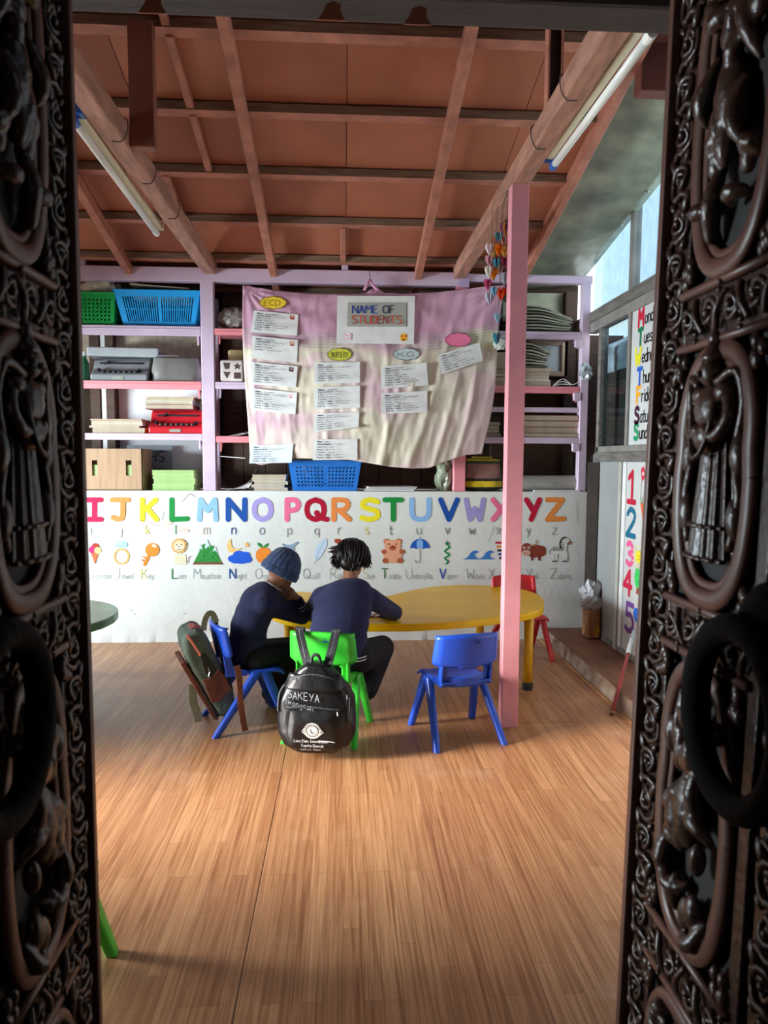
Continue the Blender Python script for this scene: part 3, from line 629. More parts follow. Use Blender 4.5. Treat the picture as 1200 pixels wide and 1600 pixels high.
def c_orange(p):
    p.disc((412, 868), 12.5, 13, 'ee8a30'); p.poly(smooth_line([(411, 857), (404, 853), (402, 848), (408, 850), (411, 857)], 4), '2a8a3a'); p.poly(smooth_line([(411, 857), (414, 851), (419, 849), (417, 854), (411, 857)], 4), '2a8a3a')
mural('painted_orange', c_orange)
def c_plane(p):
    p.poly([(441, 851), (455, 851), (465, 846), (467, 848), (460, 854), (461, 866), (457, 866), (453, 857), (444, 855)], '8ca0b8'); p.poly([(441, 851), (447, 852), (442, 849)], '6c84a4')
mural('painted_plane', c_plane)
def c_quill(p):
    p.poly(smooth_line([(492, 878), (491, 862), (498, 848), (508, 841), (511, 850), (505, 864), (498, 873), (492, 878)], 4), 'cadcee'); p.line([(491, 881), (501, 856), (507, 845)], .9, '9ab4d0')
mural('painted_quill', c_quill)
mural('painted_rabbit_ear', lambda p: p.disc((529, 846), 7, 4, 'a8442c', a=.3))
def c_teddy(p):
    F, D = 'e8a482', 'b05a3a'
    for x in (604, 623): p.disc((x, 846), 5, 4.6, 'c47a58'); p.disc((x, 846.5), 2.8, 2.6, F)
    p.disc((613.5, 866), 15, 14, F); p.disc((613.5, 853), 13, 9.5, F)
    for x, y in ((600, 862), (628, 862)): p.disc((x, y), 4.2, 3.6, D)
    for x, y in ((602, 876), (625, 876)): p.disc((x, y), 4.6, 4.2, D)
    p.disc((613.5, 856), 5.2, 4, 'b8563c'); p.disc((613.5, 854.4), 2.2, 1.4, '6a2c20')
    for x in (607.5, 618.5): p.disc((x, 850), 1.2, 1.2, '4a2a20', 8)
mural('painted_teddy', c_teddy)
def c_umb(p):
    p.line(smooth_line([(656, 857), (656, 874), (653.5, 879), (649.5, 878), (649, 875)]), 1.4, 'a8a8a4')
    top = [(656 + 15 * cos(pi + i * pi / 16), 857 + 15 * sin(pi + i * pi / 16)) for i in range(17)]
    p.poly(top + [(666, 856), (661, 858), (656, 855), (651, 858), (646, 856)], '1d58b8'); p.poly([(656, 842), (661, 846), (661, 857), (656, 855), (651, 857), (651, 846)], '86b4e8'); p.line([(656, 842), (656, 839)], 1.2, '1d58b8')
mural('painted_umbrella', c_umb)
def c_viper(p):
    p.line(smooth_line([(698, 850), (702, 855), (695, 861), (702, 867), (695, 872), (700, 877), (697, 881)]), 2.6, '1f8a50'); p.disc((698.5, 849), 3, 2.6, '1c7a48'); p.line([(698.5, 847), (698.5, 844)], 1, '2c2c2c')
mural('painted_viper', c_viper)
def c_wave(p):
    for x in (0, 23.5):
        p.poly(smooth_line([(723 + x, 874), (731 + x, 870), (736 + x, 863), (743 + x, 860), (748 + x, 863), (743 + x, 864.5), (742 + x, 869), (746 + x, 872), (751 + x, 874)], 4), '3b7cc4')
mural('painted_wave', c_wave)
def c_xyl(p):
    for i, c in enumerate(('c02a3a', 'ee8a30', '1a1a1a', '2a4a9e', '1a1a1a')): p.line([(774 + 1.5 * i, 848 + 6 * i), (790 - 1.5 * i, 848 + 6 * i)], 3.4, c, False)
mural('painted_xylophone', c_xyl)
def c_yak(p):
    B = '8a3c2c'
    p.disc((836, 861), 16, 10, B); p.disc((846, 861), 7, 8.5, B)
    for x in (829, 840): p.poly([(x, 866), (x + 5, 866), (x + 4, 876), (x + 1, 876)], '7a3426')
    p.disc((823, 858), 9.5, 9.5, B); p.disc((822, 864), 6.6, 5, 'e0b09a')
    p.line(smooth_line([(815, 853), (811, 851), (811, 846)]), 2.2, 'c8a884'); p.line(smooth_line([(829, 852), (837, 850), (838, 844)]), 2.2, 'c8a884')
    for x in (819, 826): p.disc((x, 856), 2, 2.2, 'f2ece6', 10); p.disc((x, 856.3), 1, 1.2, '1a1a1a', 8)
    for x in (820, 824.5): p.disc((x, 864), .8, 1, '7a4a3c', 8)
mural('painted_yak', c_yak)
def c_zeb(p):
    W, K = 'eceae2', '26262a'
    for x in (864, 868.5, 880, 884): p.poly([(x - 1.5, 862), (x + 2.6, 862), (x + 2, 877), (x - 1, 877)], W); p.disc((x + .5, 877), 1.9, 1.2, K, 8)
    p.disc((873, 860), 12, 6.2, W); p.poly([(878, 862), (876, 850), (880, 841), (887, 845), (884, 862)], W); p.disc((885, 845), 5, 4, W, a=.4); p.disc((889, 848.5), 2.6, 2.6, 'a86a5c')
    p.line(smooth_line([(876, 856), (875, 849), (878, 842), (883, 839.5)]), 2.6, K)
    for i in range(7): p.line([(864.5 + 2.6 * i, 855), (864 + 2.5 * i, 861)], .9, K, False)
    for i in range(4): p.line([(877, 847 + 3 * i), (881, 848.5 + 3 * i)], .8, K, False)
    p.line(smooth_line([(861.5, 858), (859, 861), (859.5, 866)]), 1, '66645e'); p.disc((884, 843), .7, .7, K, 8)
    p.line([(861, 860), (863, 855), (873, 853.6), (876, 850)], .5, '77756e', False)
mural('painted_zebra', c_zeb)
def c_scr(p):
    p.line([(191, 808), (225, 814), (251, 823)], 1, 'd8b4a4', False); p.disc((262, 817), 8, 3.4, 'e6c8b8'); p.disc((287, 829), 9, 3, 'e6c8b8')
    for a in ([(284, 784), (296, 771), (305, 776)], [(253, 813), (256, 799)], [(764, 847), (772, 822)], [(901, 784), (902, 817)], [(764, 846), (770, 828)]): p.line(a, .8, '9c9890', False)
    L0 = p.layer
    for i in range(10):
        p.layer = L0; x, y = random.uniform(150, 420), random.uniform(925, 985); p.disc((x, y), random.uniform(.6, 2), random.uniform(.6, 1.4), 'c0c8c8', 7)
mural('scuff_marks', c_scr)

# ================================================================== shelf rack
SY = 5.85
rk = thing('shelf_rack', 'tall lavender and pink painted open shelf rack standing on the low white wall', 'shelf', (0, SY, 1.2))
rails = []
def rbox(name, m, x0, x1, y0, y1, z0, z1, bev=.004): return MB().box(x0, x1, y0, y1, z0, z1).build(name, m, rk, bev=bev, seg=1)
rbox('top_rail', M_LAV, -3.3, .955, SY, SY + .08, 2.805, 2.91)
rbox('top_rail', M_LAV, .955, 1.97, SY + .01, SY + .08, 2.845, 2.905)
rbox('top_rail_joint', mat('lilac_paint', 'b8a0c0', .5), .895, .985, SY - .006, SY, 2.795, 2.90)
for x, wd, m in ((-1.046, .10, M_LAV), (.93, .095, M_PINK2), (1.925, .065, M_LAV), (-2.72, .09, M_LAV)):
    rbox('post', m, x - wd / 2, x + wd / 2, SY + .002, SY + .075, 1.2, 2.85)
for x, wd in ((-1.046, .05), (.93, .05), (1.935, .04), (-2.72, .05)): rbox('rear_post', M_LAV, x - wd / 2, x + wd / 2, SY + .36, SY + .40, 1.2, 2.75)
for x in (-1.985, .015): rbox('upstand', M_LAV, x - .025, x + .025, SY + .01, SY + .06, 2.91, 2.99)
def shelf(x0, x1, z, m, hg=.055):
    rbox('shelf', m, x0, x1, SY + .03, SY + .40, z - .02, z); rbox('shelf_edge', m, x0, x1, SY + .005, SY + .03, z - hg, z)
    rbox('shelf_lip', m, x0, x1, SY - .001, SY + .005, z - .028, z - .022, .001)
    for x in (x0 + .03, x1 - .03): MB().prism([(x, SY + .02, z - hg), (x, SY + .12, z - hg), (x, SY + .02, z - hg - .07)], (.012, 0, 0)).build('bracket', m, rk)
ZL = (2.468, 2.048, 1.645)
shelf(-2.68, -1.098, ZL[0], M_LAV, .075); shelf(-2.68, -1.098, ZL[1], M_PINK2, .062); shelf(-2.68, -1.098, ZL[2], M_LAV, .052)
shelf(-.994, .88, 2.455, M_PINK2, .05); shelf(-.994, .88, 2.047, M_LAV, .055); shelf(-.994, .88, 1.628, M_PINK2, .05)
shelf(.98, 1.89, 2.468, M_LAV, .06); shelf(.98, 1.89, 2.04, M_PINK2, .055); shelf(.98, 1.89, 1.636, M_LAV, .05)
rbox('cross_rail', M_LAV, .98, 1.89, SY + .02, SY + .05, 1.835, 1.875)
for z in ZL: rbox('end_bracket', M_LAV, 1.84, 1.90, SY - .003, SY + .03, z - .12, z - .055)

# ================================================================== things on the shelves
M_PAPER = mat('white_paper', 'dcdad6', .8, var=.05, scale=12); M_NEWS = mat('newsprint', 'cbbfa8', .85, var=.15, scale=25); M_CREAM = mat('cream_paper', 'b4a48c', .8, var=.08)
M_CARD = mat('corrugated_card', 'b08e6e', .8, var=.1, scale=4, stretch=(14, 1, 1)); M_GREYC = mat('grey_enamel', '85878a', .4, var=.05); M_REDC = mat('red_enamel', 'c4202c', .35, var=.06)
M_BLACK = mat('black_plastic', '1c1c20', .4); M_DRED = mat('book_cloth_red', '8a4448', .8, var=.1); M_BUFF = mat('buff_cover', 'b4967c', .8, var=.1)
M_BASKB = mat('sky_blue_plastic', '25a4ea', .35, var=.04); M_BASKB2 = mat('blue_basket_plastic', '2b74c8', .35, var=.04); M_BASKG = mat('green_basket_plastic', '149a44', .35, var=.04)
M_LIME = mat('lime_folder', 'aec884', .7, var=.06); M_LIME2 = mat('lime_folder_b', '9cba74', .7, var=.06); M_GREYP = mat('grey_sheet', '8c929a', .7, var=.05)

def sheet_stack(name, lab, cat, grp, x0, x1, y0, y1, z, heights, mats, jit=.012, rot=.03, group=None, labels=None):
    """a pile of books or booklets: each one a thing of its own (covers and page block)"""
    zz = z; k = 0
    for h in heights:
        t = thing(name, labels[k] if labels else lab, cat, ((x0 + x1) / 2, (y0 + y1) / 2, zz), 0, grp)
        m = mats[k % len(mats)]; jx, jy, a = random.uniform(-jit, jit), random.uniform(-jit, jit * .4), random.uniform(-rot, rot)
        T = Matrix.Translation(((x0 + x1) / 2 + jx, (y0 + y1) / 2 + jy, zz)) @ Matrix.Rotation(a, 4, 'Z'); hx, hy = (x1 - x0) / 2, (y1 - y0) / 2
        cv = max(.0012, h * .09)
        p = MB(); p.T = T; p.box(-hx + .004, hx - .004, -hy + .004, hy - .004, cv, h - cv); p.build('pages', M_CREAM if m is not M_LIME else M_LIME2, t)
        p = MB(); p.T = T; p.box(-hx, hx, -hy, hy, 0, cv); p.box(-hx, hx, -hy, hy, h - cv, h - .0003); p.box(hx - .003, hx, -hy, hy, cv, h - cv); p.build('cover', m, t)
        zz += h; k += 1
    return zz

def basket(name, lab, mt, x0, x1, y0, y1, z, h, flare, rows, cols, slot, group=None):
    """plastic basket with real openings in its front, back and side walls"""
    t = thing(name, lab, 'basket', ((x0 + x1) / 2, (y0 + y1) / 2, z), 0, group)
    bx0, bx1, by0, by1 = x0 + flare, x1 - flare, y0 + flare, y1 - flare
    def wall(a, b, c, d, n, nr, nc):
        p = MB(); a, b, c, d = map(Vector, (a, b, c, d))
        P = lambda u, v: (a * (1 - u) + b * u) * (1 - v) + (d * (1 - u) + c * u) * v
        off = Vector(n) * .004
        def q(u0, u1, v0, v1):
            r = [P(u0, v0), P(u1, v0), P(u1, v1), P(u0, v1)]; p.prism(r, off)
        m0, m1 = .07, .93; vb, vt = .12, .84
        q(0, 1, 0, vb); q(0, 1, vt, 1); q(0, m0, vb, vt); q(m1, 1, vb, vt)
        fr_u, fr_v = slot
        du = (m1 - m0) / nc; dv = (vt - vb) / nr
        for i in range(nc):
            big = (nc > 14 and i in (nc // 2,))
            q(m0 + du * i, m0 + du * (i + (1 if big else 1 - fr_u)), vb, vt)
        for j in range(nr + 1): q(m0, m1, max(vb, vb + dv * j - dv * (1 - fr_v) / 2), min(vt, vb + dv * j + dv * (1 - fr_v) / 2))
        tag(p.build('pierced_wall', mt, t), kind='stuff')
    B = [(bx0, by0, z + .003), (bx1, by0, z + .003), (bx1, by1, z + .003), (bx0, by1, z + .003)]; Tt = [(x0, y0, z + h), (x1, y0, z + h), (x1, y1, z + h), (x0, y1, z + h)]
    cd = max(3, int(cols * (y1 - y0) / (x1 - x0)))
    for i, nn, nc in ((0, (0, 1, 0), cols), (1, (-1, 0, 0), cd), (2, (0, -1, 0), cols), (3, (1, 0, 0), cd)):
        j = (i + 1) % 4; wall(B[i], B[j], Tt[j], Tt[i], nn, rows, nc)
    MB().box(bx0, bx1, by0, by1, z, z + .006).build('bottom', mt, t)
    MB().tube([Tt[0], Tt[1], Tt[2], Tt[3], Tt[0]], .009, 8).build('rim', mt, t)
    return t
Xs = lambda px, Y, py=600: at(px, py, Y=Y).x
Zs = lambda py, Y, px=600: at(px, py, Y=Y).z

# top left shelf
basket('storage_basket', 'green pierced plastic basket on the top left shelf with newspaper in it', M_BASKG, -2.25, Xs(182, SY) + .0, SY + .03, SY + .34, ZL[0], .245, .02, 6, 14, (.5, .55))
t = thing('newspaper_roll', 'crumpled roll of newspaper sticking out of the green basket', 'newspaper', (-1.85, SY + .16, 2.68))
for k in range(3):
    p = MB(); a = Vector((-2.08 + .07 * k, SY + .09 + .03 * k, 2.71)); b = Vector((-1.80 + .03 * k, SY + .10 + .04 * k, 2.805 - .02 * k))
    p.tube([a, (a + b) / 2 + Vector((0, 0, .01)), b], [.045, .05, .04 + .01 * k], 10, cap=False); p.build('rolled_sheet', M_NEWS, t, smooth=False, solid=.002)
basket('storage_basket', 'sky blue slotted plastic basket on the top left shelf', M_BASKB, Xs(180, SY), Xs(315, SY), SY + .012, SY + .36, ZL[0] + .002, .262, .055, 2, 30, (.55, .93))
t = thing('paper_sheaf', 'sheaf of white papers lying in the sky blue basket', 'papers', (-1.4, SY + .2, 2.70))
MB().box(-1.62, -1.2, SY + .08, SY + .29, 2.68, 2.755).build('sheaf', M_PAPER, t, bev=.004)
p = MB(); p.bar((-1.64, SY + .12, 2.782), (-1.2, SY + .15, 2.762), .2, .006); p.build('top_sheet', M_CREAM, t)
t = thing('bubble_bag', 'crinkled silvery plastic bag on the mid shelf beside the banner', 'bag', (-.85, SY + .15, 2.456))
p = MB()
def crink(c, r, s, nu=26, nv=16, amp=.25):
    def fn(u, v):
        th, ph = 2 * pi * u, pi * v; d = Vector((sin(ph) * cos(th), sin(ph) * sin(th), -cos(ph)))
        k = 1 + amp * noise.noise(d * 2.3 + Vector((s, 0, 0))) + amp * .5 * noise.noise(d * 6 + Vector((0, s, 0)))
        return Vector((c[0] + r[0] * d.x * k, c[1] + r[1] * d.y * k, max(c[2] - r[2] * .82, c[2] + r[2] * d.z * k)))
    return fn
p.grid(crink((-.86, SY + .15, 2.54), (.15, .11, .10), 3), 26, 16); p.build('bag', mat('silvery_film', 'a8a29a', .25, var=.15, bump=.4, bscale=25), t)
# second left shelf
z = ZL[1]
t = thing('green_bottle', 'small dark green bottle at the left end of the second shelf', 'bottle', (-2.02, SY + .12, z))
MB().lathe([(.032, 0), (.034, .02), (.034, .14), (.014, .18), (.014, .20)], (-2.02, SY + .12, z), 14).build('body', mat('green_bottle', '1f6a48', .2), t, smooth=True)
MB().lathe([(.017, .198), (.017, .23), (.0, .23)], (-2.02, SY + .12, z), 12).build('cap', mat('white_cap', 'd8d8d4', .4), t)
def brailler(lab, mt, x0, x1, z, y0, deep=.25):
    t = thing('braille_typewriter', lab, 'typewriter', ((x0 + x1) / 2, y0, z)); wd = x1 - x0; h = .19
    prof = [(0, 0), (0, .05), (.055, .085), (.075, .10), (.10, .165), (.14, .19), (deep, .19), (deep, 0)]
    MB().prism([(x0, y0 + a, z + b) for a, b in prof], (wd, 0, 0)).build('body', mt, t, bev=.012, seg=3)
    for i in range(7):
        xc = x0 + wd * (.22 + .095 * i) ; MB().box(xc - .012, xc + .012, y0 + .012, y0 + .06, z + .062, z + .082).build('key', M_BLACK, t, bev=.005)
    MB().box(x0 + .05, x1 - .06, y0 + .082, y0 + .10, z + .138, z + .152).build('paper_slot', M_BLACK, t)
    MB().bar((x0 + wd * .2, y0 + .07, z + .135), (x0 + wd * .32, y0 + .07, z + .165), .01, .012).build('lever', M_BLACK, t)
    for x in (x0 + wd * .13, x1 - wd * .16): MB().lathe([(.014, 0), (.014, .02), (.008, .024), (0, .024)], (x, y0 + .045, z + .078), 10, (0, -.7, .7)).build('end_knob', M_BLACK, t)
    MB().box(x0 + wd * .38, x0 + wd * .58, y0 - .003, y0 + .002, z + .012, z + .034).build('name_plate', mat('dull_plate', '9a9c90', .4), t)
    return t
brailler('grey braille typewriter on the second left shelf', M_GREYC, Xs(139, SY), Xs(229, SY), z, SY + .03)
t = thing('folded_board', 'pale grey folded board lying on top of the grey typewriter', 'board', (-1.75, SY + .22, z + .19))
p = MB(); p.bar((-2.0, SY + .2, z + .235), (-1.45, SY + .22, z + .232), .2, .07); p.build('board', mat('pale_grey_card', 'a8acae', .5, var=.05), t, bev=.012, seg=3)
t = thing('covered_typewriter', 'typewriter under a grey vinyl dust cover on the second left shelf', 'typewriter', (-1.33, SY + .18, z))
p = MB(); x0, x1 = Xs(232, SY) , -1.105
def cov(u, v):
    th = 2 * pi * u; s = lambda q: math.copysign(abs(q) ** .4, q); k = min(1, v / .7); sh = 1 - .10 * k ** 3 if v <= .7 else .90 * (1 - (v - .7) / .3)
    return Vector(((x0 + x1) / 2 + (x1 - x0) / 2 * s(cos(th)) * sh + .008 * noise.noise((u * 9, v * 4, 2)), SY + .17 + .13 * s(sin(th)) * sh + .008 * noise.noise((u * 9, v * 4, 7)), z + .185 * min(1, k) + (.012 * noise.noise((u * 4, v * 5, 1)) if v > .6 else 0)))
p.grid(cov, 40, 20); p.build('dust_cover', mat('grey_vinyl', '76726e', .28, var=.1, bump=.35, bscale=10), t, smooth=True)
MB().tube(smooth_line([(-1.46, SY + .1, z + .178), (-1.45, SY + .1, z + .20), (-1.3, SY + .1, z + .205), (-1.28, SY + .1, z + .175)]), .006, 6).build('carrying_handle', M_GREYC, t)
t = thing('shape_sorter', 'white cube shape sorter toy with cut out shapes on the mid shelf', 'toy', (-.87, SY + .1, 2.048))
x0, x1, yf, z0 = Xs(343, SY) , Xs(381, SY), SY + .02, 2.05
MB().box(x0, x1, yf, yf + .17, z0, z0 + .17).build('box', mat('cream_plastic', 'd8ccc6', .4), t, bev=.02, seg=3)
HOLE = mat('cut_out_shade', '4a3430', .7)  # dark inlays on a solid face, the shade inside the holes given as colour
def cutout(poly): MB().prism([(x0 + (x1 - x0) * u, yf - .0015, z0 + .17 * v) for u, v in poly], (0, .006, 0)).build('cut_out_inlay', HOLE, t)
cutout([(.14, .85), (.42, .85), (.38, .58), (.22, .56)]); cutout([(.14, .44), (.44, .44), (.29, .14)]); cutout([(.58, .14), (.86, .14), (.86, .42), (.58, .42)])
cutout([(.72 + (.17 if i % 2 == 0 else .08) * sin(i * pi / 5), .70 + (.17 if i % 2 == 0 else .08) * cos(i * pi / 5)) for i in range(10)])
t = thing('yellow_packet', 'pale yellow packet behind the shape sorter toy', 'packet', (-.84, SY + .28, 2.05))
MB().box(-.93, -.72, SY + .24, SY + .33, 2.05, 2.33).build('packet', mat('pale_yellow_packet', 'd8c48c', .5, var=.1, bump=.3, bscale=12), t, bev=.02)
# third left shelf
z = ZL[2]
sheet_stack('booklet', '', 'booklet', 'booklets piled at the left end of the third shelf', Xs(137, SY), Xs(219, SY), SY + .03, SY + .30, z, [.02, .022, .016, .022, .018, .012], [M_BUFF, M_PAPER, M_DRED, M_PAPER, M_CREAM, M_DRED], .012, .05, labels=['bottom booklet of the low pile left on the third shelf', 'second booklet from below in the low pile left on the third shelf', 'third booklet from below in the low pile left on the third shelf', 'fourth booklet from below in the low pile left on the third shelf', 'fifth booklet from below in the low pile left on the third shelf', 'topmost booklet of the low pile left on the third shelf'])
brailler('red braille typewriter on the third left shelf with booklets on top', M_REDC, Xs(229, SY), Xs(317, SY), z, SY + .02)
sheet_stack('booklet', '', 'booklet', 'booklets piled on the red typewriter', Xs(224, SY), Xs(300, SY), SY + .07, SY + .34, z + .192, [.035, .03, .02, .012], [M_DRED, M_PAPER, M_NEWS, M_BUFF], .012, .04, labels=['red bottom booklet lying on the red typewriter', 'second booklet from below on the red typewriter', 'third booklet from below on the red typewriter', 'buff topmost booklet on the red typewriter'])
t = thing('yellow_toy', 'small yellow toy block between booklets and the red typewriter', 'toy', (Xs(224, SY), SY + .1, z)); MB().box(Xs(219.5, SY), Xs(228, SY), SY + .08, SY + .13, z, z + .05).build('block', mat('orange_yellow', 'e8a020', .4), t, bev=.01)
t = thing('paper_scraps', 'loose papers and pink scraps on the mid shelf behind the banner edge', 'papers', (-.85, SY + .1, 1.63))
for k in range(5):
    a = .4 * k; c = Vector((-.88 + .05 * k, SY + .1 + .03 * k, 1.632 + .012 * k)); p = MB(); d = Vector((cos(a), sin(a), .15)) * .1; p.bar(c - d, c + d, .13, .004); p.build('sheet', (M_PAPER, M_PINK2, M_GREYP, M_PAPER, M_DRED)[k], t)
# on the wall, left
z = 1.2
t = thing('cardboard_box', 'open brown cardboard box with hand holes standing on the white wall', 'box', (-1.75, SY + .15, z))
x0, x1, y0, y1, h = Xs(90, SY), Xs(218, SY), SY + .02, SY + .33, .325
def cut_panel(holes):
    """front panel with two real hand holes"""
    p = MB(); xs_ = sorted({x0, x1} | {q for a in holes for q in a[:2]}); za, zb = z + .115, z + .235
    for a, b_ in zip(xs_[:-1], xs_[1:]):
        if any(abs(a - q[0]) < 1e-6 for q in holes): p.box(a, b_, y0, y0 + .006, z, za); p.box(a, b_, y0, y0 + .006, zb, z + h)
        else: p.box(a, b_, y0, y0 + .006, z, z + h)
    return p
hx = [(Xs(138.5, SY), Xs(147, SY)), (Xs(192, SY), Xs(201, SY))]
cut_panel(hx).build('front_panel', M_CARD, t)
MB().box(x0, x1, y1 - .006, y1, z, z + h).build('back_panel', M_CARD, t); MB().box(x0, x0 + .006, y0, y1, z, z + h).build('side_panel', M_CARD, t); MB().box(x1 - .006, x1, y0, y1, z, z + h).build('side_panel', M_CARD, t); MB().box(x0, x1, y0, y1, z, z + .006).build('bottom_panel', M_CARD, t)
t = thing('green_folder_pack', 'pale green folders standing inside the cardboard box', 'folder', (-1.75, SY + .1, z)); MB().box(x0 + .02, x1 - .03, y0 + .012, y0 + .09, z + .008, z + .20).build('folders', M_LIME, t, bev=.004)
t = thing('cardboard_sign', 'grey card sign standing upside down behind the cardboard box', 'sign', (-1.5, SY + .36, z))
sx0, sx1, sz = Xs(196, 6.23), Xs(267, 6.23), Zs(698, 6.23)
MB().box(sx0, sx1, 6.22, 6.228, z, sz).build('card', M_GREYP, t)
pt = Paint(lambda u, v: Vector((u, 6.219, v)), (0, -1, 0), .0008)
tx = sx1 - .06
# upside down writing: drawn turned by half a turn
for word, zz in (('SHO', sz - .05), ('OFF', sz - .19)):
    q = Paint(lambda u, v, zz=zz: Vector((tx - u, 6.219, zz - v)), (0, -1, 0), .0008); q.text(word, 0, 0, .085, .011, '3c3e46', sgn=1, rnd=False); q.build('lettering', PAINT, t, recalc=False)
sheet_stack('green_booklet', '', 'booklet', 'green booklets piled on the white wall', Xs(234, SY), Xs(300, SY), SY + .03, SY + .32, z, [.05, .045, .035, .03], [M_LIME, M_LIME, M_LIME], .010, .03, labels=['bottom pale green booklet of the pile beside the cardboard box', 'second pale green booklet from below beside the cardboard box', 'third pale green booklet from below beside the cardboard box', 'topmost pale green booklet of the pile beside the cardboard box'])
# on the wall, middle
t = thing('magazine', 'open magazine leaning against papers on the white wall left of the blue basket', 'magazine', (-.85, SY + .15, z))
p = MB(); p.grid(lambda u, v: Vector((Xs(346, SY) + .2 * u + .05 * v, SY + .04 + .22 * v, z + .006 + .13 * (u ** 2) * v + .02 * u)), 8, 6); p.build('left_page', M_PAPER, t, solid=.003)
p = MB(); p.grid(lambda u, v: Vector((Xs(380, SY) + .09 * u, SY + .10 + .16 * v, z + .008 + .20 * u * (1 - u * .2))), 8, 6); p.build('right_page', mat('printed_page', '6a665e', .5, var=.3, scale=20), t, solid=.003)
sheet_stack('exercise_book', '', 'book', 'exercise books piled left of the blue basket', Xs(393, SY), Xs(447, SY), SY + .03, SY + .27, z, [.026, .024, .026, .024, .028], [M_PAPER, M_GREYP, M_PAPER, M_PAPER, M_CREAM], .014, .06, labels=['bottom exercise book of the pile left of the dark blue basket', 'second exercise book from below left of the dark blue basket', 'third exercise book from below left of the dark blue basket', 'fourth exercise book from below left of the dark blue basket', 'topmost exercise book of the pile left of the dark blue basket'])
basket('storage_basket', 'dark blue basket pierced with round holes under the cloth banner', M_BASKB2, Xs(449, SY), Xs(565, SY), SY + .0, SY + .3, z, .235, .035, 6, 17, (.5, .5))
t = thing('toy_pile', 'mixed pale toys filling the dark blue basket', 'toy', (-.1, SY + .15, z + .01))
random.seed(11)
for k in range(26):
    c = Vector((random.uniform(-.33, .03), random.uniform(SY + .055, SY + .2), z + random.uniform(.03, .19))); q = MB(); q.ell(c, [random.uniform(.018, .03) for _ in range(3)], n=8, m=6); q.build('toy_piece', mat('toy_%d' % (k % 4), ('c8b0b8', 'b0b8d0', 'd0ccc0', 'b89ab0')[k % 4], .5), t)
t = thing('paper_sheet', 'white sheets of paper lying on the white wall right of the blue basket', 'papers', (.4, SY + .1, z))
for k in range(3): p = MB(); p.T = Matrix.Translation((.38, SY + .14, z + .003 + .012 * k)) @ Matrix.Rotation(.12 * k - .1, 4, 'Z'); p.box(-.2, .2, -.13, .12, 0, .010); p.build('sheet', M_PAPER, t, bev=.002)
# seed sack right of the pink upright
t = thing('picture_sack', 'black and yellow printed sack standing on the white wall behind the pink post', 'sack', (1.12, SY + .16, z))
def sack(x0, x1, zt, yf):
    def fn(u, v):
        th = 2 * pi * u; s = lambda q: math.copysign(abs(q) ** .6, q); k = (1 - .12 * (v ** 3)) * min(1, (v + .02) / .12) ** .3 if v < .95 else .5
        return Vector(((x0 + x1) / 2 + (x1 - x0) / 2 * s(cos(th)) * k, yf + .12 + .12 * s(sin(th)) * k * (1 - .5 * v) + .01 * noise.noise((u * 8, v * 4, 3)), z + zt * v))
    return fn
sx = (Xs(727, SY), Xs(792, SY)); p = MB()
fnS = sack(sx[0], sx[1], .28, SY + .01); N, MV = 40, 24
for j in range(MV):
    for i in range(N):
        u0, v0 = i / N, j / MV; zc = v0
        c = '1c1c18' if zc < .12 else 'd8b820' if zc < .28 else '2c2a22' if zc < .34 else ('9a6a60' if .62 < u0 < .9 and zc < .78 else '3a4a24') if zc < .85 else 'c8b428'
        p.col = lin(c); q = [fnS(i / N, j / MV), fnS((i + 1) / N, j / MV), fnS((i + 1) / N, (j + 1) / MV), fnS(i / N, (j + 1) / MV)]; p.add(q, [(0, 1, 2, 3)])
p.build('sack_body', mat('printed_sack', rough=.35, var=.3, scale=40, attr=True), t, smooth=False)
t = thing('clear_bag', 'pale crinkled plastic bag beside the pink rack upright under the banner', 'bag', (.86, SY + .12, z)); p = MB(); p.grid(crink((.83, SY + .14, z + .12), (.075, .09, .145), 9), 26, 16); p.build('bag', mat('green_grey_film', '8a9078', .3, var=.2, bump=.4, bscale=25), t)
t = thing('map_roll', 'grey rolled charts lying along the white wall at the right end of the rack', 'chart', (1.6, SY + .1, z))
MB().tube([(Xs(812, SY), SY + .10, z + .066), (Xs(930, SY), SY + .10, z + .07)], .062, 18).build('outer_roll', mat('grey_chart', '9a948c', .7, var=.12, scale=7, stretch=(1, 4, 4)), t, bev=.002)
MB().tube([(Xs(820, SY), SY + .10, z + .066), (Xs(931.5, SY), SY + .10, z + .07)], .035, 14).build('inner_roll', M_CREAM, t)
t = thing('flat_charts', 'flat white charts lying on the white wall under the rolled charts', 'chart', (1.6, SY + .02, z)); MB().box(Xs(838, SY), Xs(912, SY), SY - .005, SY + .03, z, z + .014).build('sheets', M_PAPER, t, bev=.003)
# right bay piles of papers: each bundle
M_FOLD = mat('grey_folder', 'a8a692', .6, var=.1); M_FOLDD = mat('olive_folder', '6c6a56', .6, var=.1)
def fan_pile(name, lab, cat, x0, x1, z, n, tilt, m1, m2, h=.14, y0=SY + .05):
    t = thing(name, lab, cat, ((x0 + x1) / 2, SY + .15, z))
    for k in range(n):
        f = k / max(1, n - 1); p = MB(); zk = z + .002 + h * f
        dx = -.03 * sin(f * 3 + x0) + random.uniform(-.01, .01)
        p.grid(lambda u, v: Vector((x0 + dx + (x1 - x0) * u * (1 - .12 * f), y0 + .012 * random.random() + .28 * v, zk + tilt * (f ** .7) * (sin(pi * min(1, u * 1.1)) * .4 - u * .9 * f + .45 * f) * .14)), 8, 2)
        p.build('folder', m1 if k % 3 else m2, t, solid=h / n * .7)
    return t
fan_pile('folder_pile', 'fanned pile of grey paper folders on the top right shelf', 'folder', 1.36, 1.86, 2.472, 9, .7, M_FOLD, M_FOLDD, .15)
